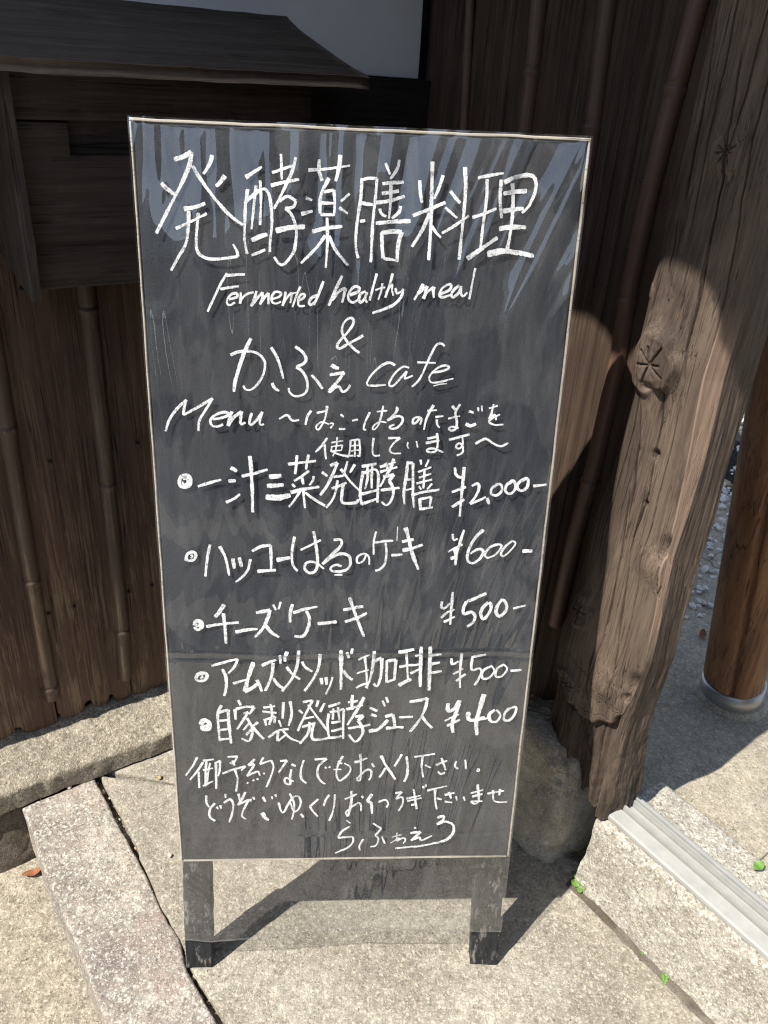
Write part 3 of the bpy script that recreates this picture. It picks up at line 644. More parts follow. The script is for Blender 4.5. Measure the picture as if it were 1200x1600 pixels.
# boulder under it
c = pl(846, 1262, N2, CP - .075); cz = .13
nu_, nv_ = 90, 60; Vb = []
for i in range(nu_):
    th = 2 * math.pi * i / nu_
    for j in range(nv_):
        ph = -math.pi / 2 + math.pi * j / (nv_ - 1); e = .42
        sg = lambda q: math.copysign(abs(q) ** e, q)
        Vb.append(U2 * (.112 * sg(math.cos(th)) * abs(math.cos(ph)) ** e * (1.06 - .14 * (math.sin(ph) + 1) / 2)) + N2 * (.105 * sg(math.sin(th)) * abs(math.cos(ph)) ** e * (1.0 - .10 * math.sin(ph))) + UP * (.175 * sg(math.sin(ph))))
Vb = np.array(Vb); Vb += (Vb / np.linalg.norm(Vb, axis=1)[:, None]) * (.022 * fbm(Vb * 10, 3, 61) - .010 * np.abs(fbm(Vb * 26, 3, 63)) + .0022 * fbm(Vb * 90, 3, 62))[:, None]
cb_ = np.array([c[0], c[1], cz])
set_props(mesh('base_boulder', Vb + cb_, [f[::-1] for f in grid_faces(nu_, nv_, True)], M_boulder, loc=cb_ - UP * cz), 'mottled brown boulder the timber post stands on', 'boulder')

# ------------------------------------------------------------------ threshold, rail, things beyond the door
TZ = .20
_d = gnd(1200, 1500, TZ) - gnd(943, 1272, TZ); UT = _d / np.linalg.norm(_d); NTh = np.array([UT[1], -UT[0], 0])
def wt(a, z, c): return UT * a + NTh * c + UP * z
tA = float(gnd(918, 1300, TZ * .8) @ UT); 
fa, fb = gnd(908, 1374), gnd(1100, 1600); fc = float((fa @ NTh + fb @ NTh) / 2)
ta0 = float(gnd(906, 1374) @ UT)
cback = float(gnd(1052, 1252, INZ + .01) @ NTh)
Vb, Fb = block(wt(ta0, TZ, fc - .018), wt(ta0 + 2.4, TZ, fc - .018), wt(ta0 + 2.4, TZ - .008, cback), wt(ta0 + .01, TZ - .008, cback), (0, 0, -.23), r=.014, step=.014, hstep=.02, amp=.0045, freq=17, seed=81, octv=4, fine=(.0012, 120))
k_ = np.clip((TZ - Vb[:, 2]) / TZ, 0, 1); Vb += np.outer(k_ * .022 * (Vb @ NTh > fc - .1), NTh)
set_props(mesh('threshold_stone', Vb, Fb, M_granite, loc=wt(ta0 + .6, 0, fc - .1)), 'pale speckled granite threshold stone under the aluminium door rail', 'threshold')
r0 = gnd(943, 1272, TZ + .006); r1 = gnd(998, 1243, TZ + .012); cr0, cr1 = float(r0 @ NTh), float(r1 @ NTh); wr = cr0 - cr1
prof = [(0, .0), (0, .008), (.03, .012), (.30, .016), (.302, .001), (.34, .001), (.342, .026), (.385, .026), (.387, .001), (.42, .001), (.422, .010), (.62, .010), (.622, .001), (.645, .001), (.647, .024), (.68, .024), (.682, .0), (.72, .0), (.722, .026), (.765, .026), (.767, .001), (.80, .001), (.802, .012), (.96, .010), (1, .007), (1, 0)]
ra0, ra1 = float(r0 @ UT) - .004, float(r0 @ UT) + 2.0
Vr, Fr = [], []
for f_, h_ in prof:
    for a_ in (ra0, ra1): Vr.append(wt(a_, TZ + .004 + h_, cr0 - wr * f_))
for i in range(len(prof) - 1): Fr.append((2 * i, 2 * i + 1, 2 * i + 3, 2 * i + 2))
Fr += [tuple(range(0, 2 * len(prof), 2))]
set_props(mesh('door_rail', Vr, [f[::-1] for f in Fr], M_alu, smooth=False, loc=wt(ra0, TZ, cr0 - wr / 2)), 'white painted aluminium sliding door rail lying on the granite threshold', 'door rail')
# round cedar log on its steel collar
b0 = gnd(1142, 1088, INZ); 
cA = -(b0 @ np.array([0, 1, 0]))
tp = pl(1231, 610, np.array([0, 1, 0]), float(b0[1])); axd = (tp - b0) / (tp - b0)[2]
pR = .5 * np.linalg.norm(gnd(1100, 1075, INZ) - gnd(1185, 1075, INZ)) * .98
log = thing('cedar_log_post', b0, 'round reddish brown cedar log post with a long split, beyond the doorway', 'post')
nz_, nt_ = 70, 64; Vl = []
toC = (CAM - b0); toC[2] = 0; toC /= np.linalg.norm(toC); sd = np.cross(UP, toC)
for k in range(nz_):
    z = .055 + 2.0 * k / (nz_ - 1)
    for j in range(nt_):
        th = 2 * math.pi * j / nt_; dth = abs((th - .12 + .02 * math.sin(z * 5) + math.pi) % (2 * math.pi) - math.pi)
        rr_ = pR * (1 + .03 * math.sin(3 * th + z) - .22 * math.exp(-(dth / .045) ** 2) - .05 * math.exp(-((dth) / .16) ** 2)) 
        Vl.append(b0 + axd * z + rr_ * (math.cos(th) * toC + math.sin(th) * sd))
Fl = [(k * nt_ + j, k * nt_ + (j + 1) % nt_, (k + 1) * nt_ + (j + 1) % nt_, (k + 1) * nt_ + j) for k in range(nz_ - 1) for j in range(nt_)]
mesh('shaft', Vl, Fl, M_cedar, log)
mesh('steel_collar', *tube([b0 + axd * z for z in (-.005, 0, .02, .058, .060)], [pR * 1.05, pR * 1.05, pR * 1.05, pR * 1.05, pR * .98], 48), M_steel, log)
mesh('mortar_ring', *tube([b0 + UP * z for z in (-.01, .002, .010, .014)], [pR * 1.30, pR * 1.26, pR * 1.18, pR * 1.0], 40), M_inner, log)
# gravel
gr_c = [gnd(1135, 850, INZ), gnd(1110, 790, INZ)]
gb = gnd(1110, 935, INZ)
Vg, Fg = [], []
ico = np.array([(0, 0, 1), (.89, 0, .45), (.28, .85, .45), (-.72, .53, .45), (-.72, -.53, .45), (.28, -.85, .45), (.72, .53, -.45), (-.28, .85, -.45), (-.89, 0, -.45), (-.28, -.85, -.45), (.72, -.53, -.45), (0, 0, -1)])
icf = [(0, 1, 2), (0, 2, 3), (0, 3, 4), (0, 4, 5), (0, 5, 1), (1, 6, 2), (2, 7, 3), (3, 8, 4), (4, 9, 5), (5, 10, 1), (2, 6, 7), (3, 7, 8), (4, 8, 9), (5, 9, 10), (1, 10, 6), (11, 7, 6), (11, 8, 7), (11, 9, 8), (11, 10, 9), (11, 6, 10)]
dirs = ray(1125, 860); dirs[2] = 0; dirs /= np.linalg.norm(dirs); perp = np.array([dirs[1], -dirs[0], 0])
n = 0
for i in range(4200):
    u_ = rng.uniform(-.05, 1.0) ** 1; v_ = rng.uniform(-.75, .75)
    p = gb + dirs * (u_ * 3.2 + .0) + perp * v_; s_ = rng.uniform(.006, .016)
    q = ico * s_ * rng.uniform(.6, 1.2, (12, 1)) * np.array([1, 1, .7]); Vg.append(q + p + UP * rng.uniform(-.002, .010)); Fg += [tuple(n + t_ for t_ in f) for f in icf]; n += 12
M_gravel = simple('grey_gravel', (.66, .64, .59), .85, nscale=55, namp=.7, bump=.2)
set_props(mesh('gravel', np.vstack(Vg), Fg, M_gravel, smooth=False), 'loose grey gravel in the garden beyond the doorway', 'gravel', None, 'stuff')

# ------------------------------------------------------------------ roof edge over the door wall (it shades) and unseen houses added for the film to mirror
def to_eave(px, py, c, ce):
    p = pl(px, py, N2, c); t = (ce - p @ N2) / (-SUN @ N2); return p - SUN * t
CE = CP + .72
e0 = to_eave(1045, 405, CP, CE); ez = e0[2]; ea = float(e0 @ U2)
foot_ = to_eave(985, 470, CP, CE)
eave = thing('tiled_eave', w2(.2, WT, 0), 'dark tiled eave sheltering the brown board wall, above the picture', 'eave')
half = .105; hgt = .085; pitch_e = .232
pr = []
for k in range(-5, 12):
    ac = ea + k * pitch_e
    if ac - half < float(CORNER @ U2[:2]) - .05: continue
    ang = np.linspace(0, math.pi, 15)
    ring = [(ac - half * math.cos(t_), ez - hgt + hgt * math.sin(t_)) for t_ in ang]
    V, F = [], []
    for (a_, z_) in ring:
        for (da, oz) in ((0, 0), (0, 1)):
            for dep in (0, 1):
                V.append(U2 * a_ + UP * ((z_ if oz == 0 else ez + .05) + dep * .10) + N2 * (CE - dep * .3))
    for i in range(len(ring) - 1):
        b_ = i * 4
        F += [(b_, b_ + 4, b_ + 6, b_ + 2), (b_ + 1, b_ + 5, b_ + 7, b_ + 3), (b_, b_ + 4, b_ + 5, b_ + 1), (b_ + 2, b_ + 6, b_ + 7, b_ + 3)]
    # fill between this tile and the next
    x0, x1 = ac + half, ac + pitch_e - half
    mesh('eave_tile', *join((np.array(V), F), block(U2 * x0 + UP * (ez - hgt) + N2 * CE, U2 * x1 + UP * (ez - hgt) + N2 * CE, U2 * x1 + UP * (ez + .05) + N2 * CE, U2 * x0 + UP * (ez + .05) + N2 * CE, -N2 * .3, r=.002, step=.1)), M_tile, eave, smooth=False)
lo_, hi_ = float(CORNER @ U2[:2]) - .05, ea + 13 * pitch_e
mesh('roof_deck', *block(U2 * lo_ + UP * (ez + .052) + N2 * (CE + .004), U2 * hi_ + UP * (ez + .052) + N2 * (CE + .004), U2 * hi_ + UP * (ez + .50) + N2 * (C2 - .45), U2 * lo_ + UP * (ez + .50) + N2 * (C2 - .45), (0, 0, .05), r=.004, step=.3), M_tile, eave)
mesh('roof_deck', *block(w1(-1.55, 2.92, .32), w1(S_COR + .05, 2.92, .32), w1(S_COR + .05, 3.2, -.3), w1(-1.55, 3.2, -.3), (0, 0, .05), r=.004, step=.3), M_tile, eave)
for hx0, hx1, hy, hz, lb in ((-11, -2.7, -7.0, 6.2, 'unseen tall dark timber house added behind the viewer on the left, mirrored in the film'), (-2.6, -.35, -6.6, 2.15, 'unseen small dark timber shed added behind the viewer, mirrored in the film'),
                         (-.2, 2.5, -7.4, 2.45, 'unseen low dark timber house added behind the viewer, mirrored in the film'), (2.6, 11, -6.8, 6.0, 'unseen tall dark timber house added behind the viewer on the right, mirrored in the film')):
    hs = thing('reflected_house', ((hx0 + hx1) / 2, hy, LOW), lb, 'house')
    mesh('wall', *block((hx0, hy, LOW), (hx1, hy, LOW), (hx1, hy, hz), (hx0, hy, hz), (0, -3, 0), r=.01, step=.6), M_wall, hs)
    mesh('roof', *block((hx0 - .12, hy + .35, hz - .08), (hx1 + .12, hy + .35, hz - .08), (hx1 + .12, hy - 1.6, hz + .7), (hx0 - .12, hy - 1.6, hz + .7), (0, 0, -.10), r=.01, step=.6), M_tile, hs)

# ------------------------------------------------------------------ the chalkboard sign
O = np.array([-.2633, 1.1094, 1.4249]); EX = np.array([.5849, .0017, .0100]); EY = np.array([.0197, -.1942, -1.1674])
BW, BH = np.linalg.norm(EX), np.linalg.norm(EY); ex = EX / BW; ey = EY - ex * (EY @ ex); ey /= np.linalg.norm(ey); nb = np.cross(ey, ex)
if nb[1] > 0: nb = -nb
def bd(u, v, out=0.0): return O + ex * u + ey * v + nb * out
def uv(px, py, out=0.0):
    p = pl(px, py, nb, float(O @ nb) + out); d_ = p - O; return float(d_ @ ex), float(d_ @ ey)
BT = .020
fl, fr_ = pl(312, 1519, nb, float(O @ nb)), pl(757, 1505, nb, float(O @ nb))
sign = thing('chalkboard_sign', np.array([.04, .95, 0]), 'black folding chalkboard menu sign with white Japanese handwriting, wrapped in clear plastic', 'chalkboard sign')
def bbox(u0, u1, v0, v1, o0, dep, r=.003, step=.03, amp=.0005, seed=0):
    return block(bd(u0, v0, o0), bd(u1, v0, o0), bd(u1, v1, o0), bd(u0, v1, o0), -nb * dep, r=r, step=step, amp=amp, freq=18, seed=seed)
mesh('writing_panel', *bbox(.003, BW - .003, .003, BH - .003, 0, BT, .002, .03, .0004), M_board, sign)
mesh('edging', *join(bbox(-.001, BW + .001, -.001, .0025, .0012, BT + .002, .0008, .012, .0008, 3), bbox(-.0012, .0013, .003, BH, .0012, BT + .001, .0008, .02, .0005, 4), bbox(BW - .0013, BW + .0012, .003, BH, .0012, BT + .001, .0008, .02, .0005, 5), bbox(.003, BW - .003, BH - .0008, BH + .001, .0012, BT, .0008, .02, .0004, 6)), M_edge, sign)
def leg(u0, u1, vtop, out0, dep, ub=None):
    top_ = [bd(u0, vtop, out0), bd(u1, vtop, out0)]
    def gr_(u):
        p = bd(u, vtop, out0); t_ = p[2] / -ey[2]; return p + ey * t_
    b0_, b1_ = gr_(ub[0]), gr_(ub[1])
    return block(top_[0], top_[1], b1_, b0_, -nb * dep, r=.003, step=.012, amp=.0010, freq=30, seed=int(u0 * 100))
l0, l1 = uv(284, 1349)[0], uv(329, 1349)[0]; r0_, r1_ = uv(745, 1345)[0], uv(790, 1345)[0]; lb, rb = (uv(290, 1517)[0], uv(332, 1517)[0]), (uv(736, 1503)[0], uv(779, 1503)[0])
mesh('leg', *leg(l0, l1, BH + .0015, -.002, .026, lb), M_leg, sign)
mesh('leg', *leg(r0_, r1_, BH + .0015, -.002, .026, rb), M_leg, sign)
# rear half of the trestle
hT = bd(0, .03, -BT - .012); 
def rear(u, t): 
    a = bd(u, .03, -BT - .014); foot_p = np.array([a[0] + .0, a[1] + .20, 0]); return a + (foot_p - a) * t
def rbox(u0, u1, t0, t1, dep=.022, seed=0):
    n_ = np.cross(rear(1, .5) - rear(0, .5), rear(.5, 1) - rear(.5, 0)); n_ /= np.linalg.norm(n_); n_ = n_ if n_[1] > 0 else -n_
    return block(rear(u0, t0), rear(u1, t0), rear(u1, t1), rear(u0, t1), n_ * dep, r=.003, step=.04, amp=.0008, freq=25, seed=seed)
mesh('leg', *rbox(.02, .062, 0, 1, seed=2), M_leg, sign)
mesh('leg', *rbox(BW - .062, BW - .02, 0, 1, seed=3), M_leg, sign)
mesh('rear_panel', *rbox(.064, BW - .064, .02, .80, .012, 4), M_board, sign)
for u_ in (.08, BW - .14): mesh('hinge', *tube([bd(u_, .026, -BT - .007), bd(u_ + .06, .026, -BT - .007)], .006, 10), M_nail, sign)

# the plastic cover: a creased film a few millimetres off the board
def film(U, Vv):
    U = np.asarray(U, float); Vv = np.asarray(Vv, float); sh = U.shape; u = U.ravel(); v = Vv.ravel()
    sm = lambda x: np.clip(x, 0, 1) ** 2 * (3 - 2 * np.clip(x, 0, 1))
    lean = sm((u - .16) / .42)
    q = u + .42 * v * lean + .012 * vnoise(np.stack([u * 9, v * 5, u * 0], 1), 3)
    topw = np.exp(-(v / .24) ** 2); z0 = np.zeros_like(u)
    d = (.0019 + .0032 * topw) * vnoise(np.stack([q * 30, v * 2.6, z0], 1), 11)
    d += (.00055 + .0002 * topw) * vnoise(np.stack([q * 72, v * 5.5, z0 + 4], 1), 21)
    d +=   .0030 * topw * vnoise(np.stack([q * 19, v * 10 + q * 5, z0 + 6], 1), 17)
    d += .00009 * vnoise(np.stack([q * 150, v * 16, z0 + 8], 1), 29)
    cr = np.exp(-((v - .42) / .10) ** 2 - ((u - .15) / .09) ** 2) + np.exp(-((v - .80) / .10) ** 2 - ((u - .2) / .2) ** 2) + .7 * np.exp(-((v - .66) / .12) ** 2 - ((u - .38) / .2) ** 2)
    d += .00042 * cr * fbm(np.stack([q * 48, v * 13, z0 + 2], 1), 2, 35)
    for vc, s_, a_ in ((uv(500, 1018)[1], .0022, .0016), (uv(500, 1026)[1], .0025, -.0008), (uv(420, 1300)[1], .0035, .0007)):
        vv_ = v - vc - .004 * vnoise(np.stack([u * 6, z0, z0 + vc * 9], 1), 41); d += a_ * np.exp(-(vv_ / s_) ** 2)
    d *= 1 - .8 * np.clip((v - BH) / .02, 0, 1)
    edge = np.minimum(np.minimum(u + .002, BW + .002 - u) / .012, (v + .003) / .010)
    return (np.clip(.0052 + d * sm(edge), .0018, None)).reshape(sh)
bot_uv = [uv(*p) for p in ((286, 1464), (330, 1466), (400, 1456), (470, 1444), (520, 1437), (545, 1439), (620, 1441), (700, 1446), (750, 1450), (783, 1452))]
bu = np.array([p[0] for p in bot_uv]); bv_ = np.array([p[1] for p in bot_uv])
nu_, nv_ = 330, 560
uu = np.linspace(-.0025, BW + .0025, nu_); UU = np.repeat(uu[:, None], nv_, 1)
VV = -.003 + (np.interp(uu, bu, bv_)[:, None] + .003) * np.linspace(0, 1, nv_)[None, :]
FD = film(UU, VV)
hang = np.clip((VV - BH) / .08, 0, 1); FD = FD + hang * .012 * np.sin(UU / BW * math.pi) 
XF = O + UU[..., None] * ex + VV[..., None] * ey + FD[..., None] * nb
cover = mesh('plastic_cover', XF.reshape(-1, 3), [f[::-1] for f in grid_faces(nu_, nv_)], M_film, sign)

hem = XF[:, -1, :]
mesh('hem', *tube(hem[::4], .0011, 8), M_film, cover)
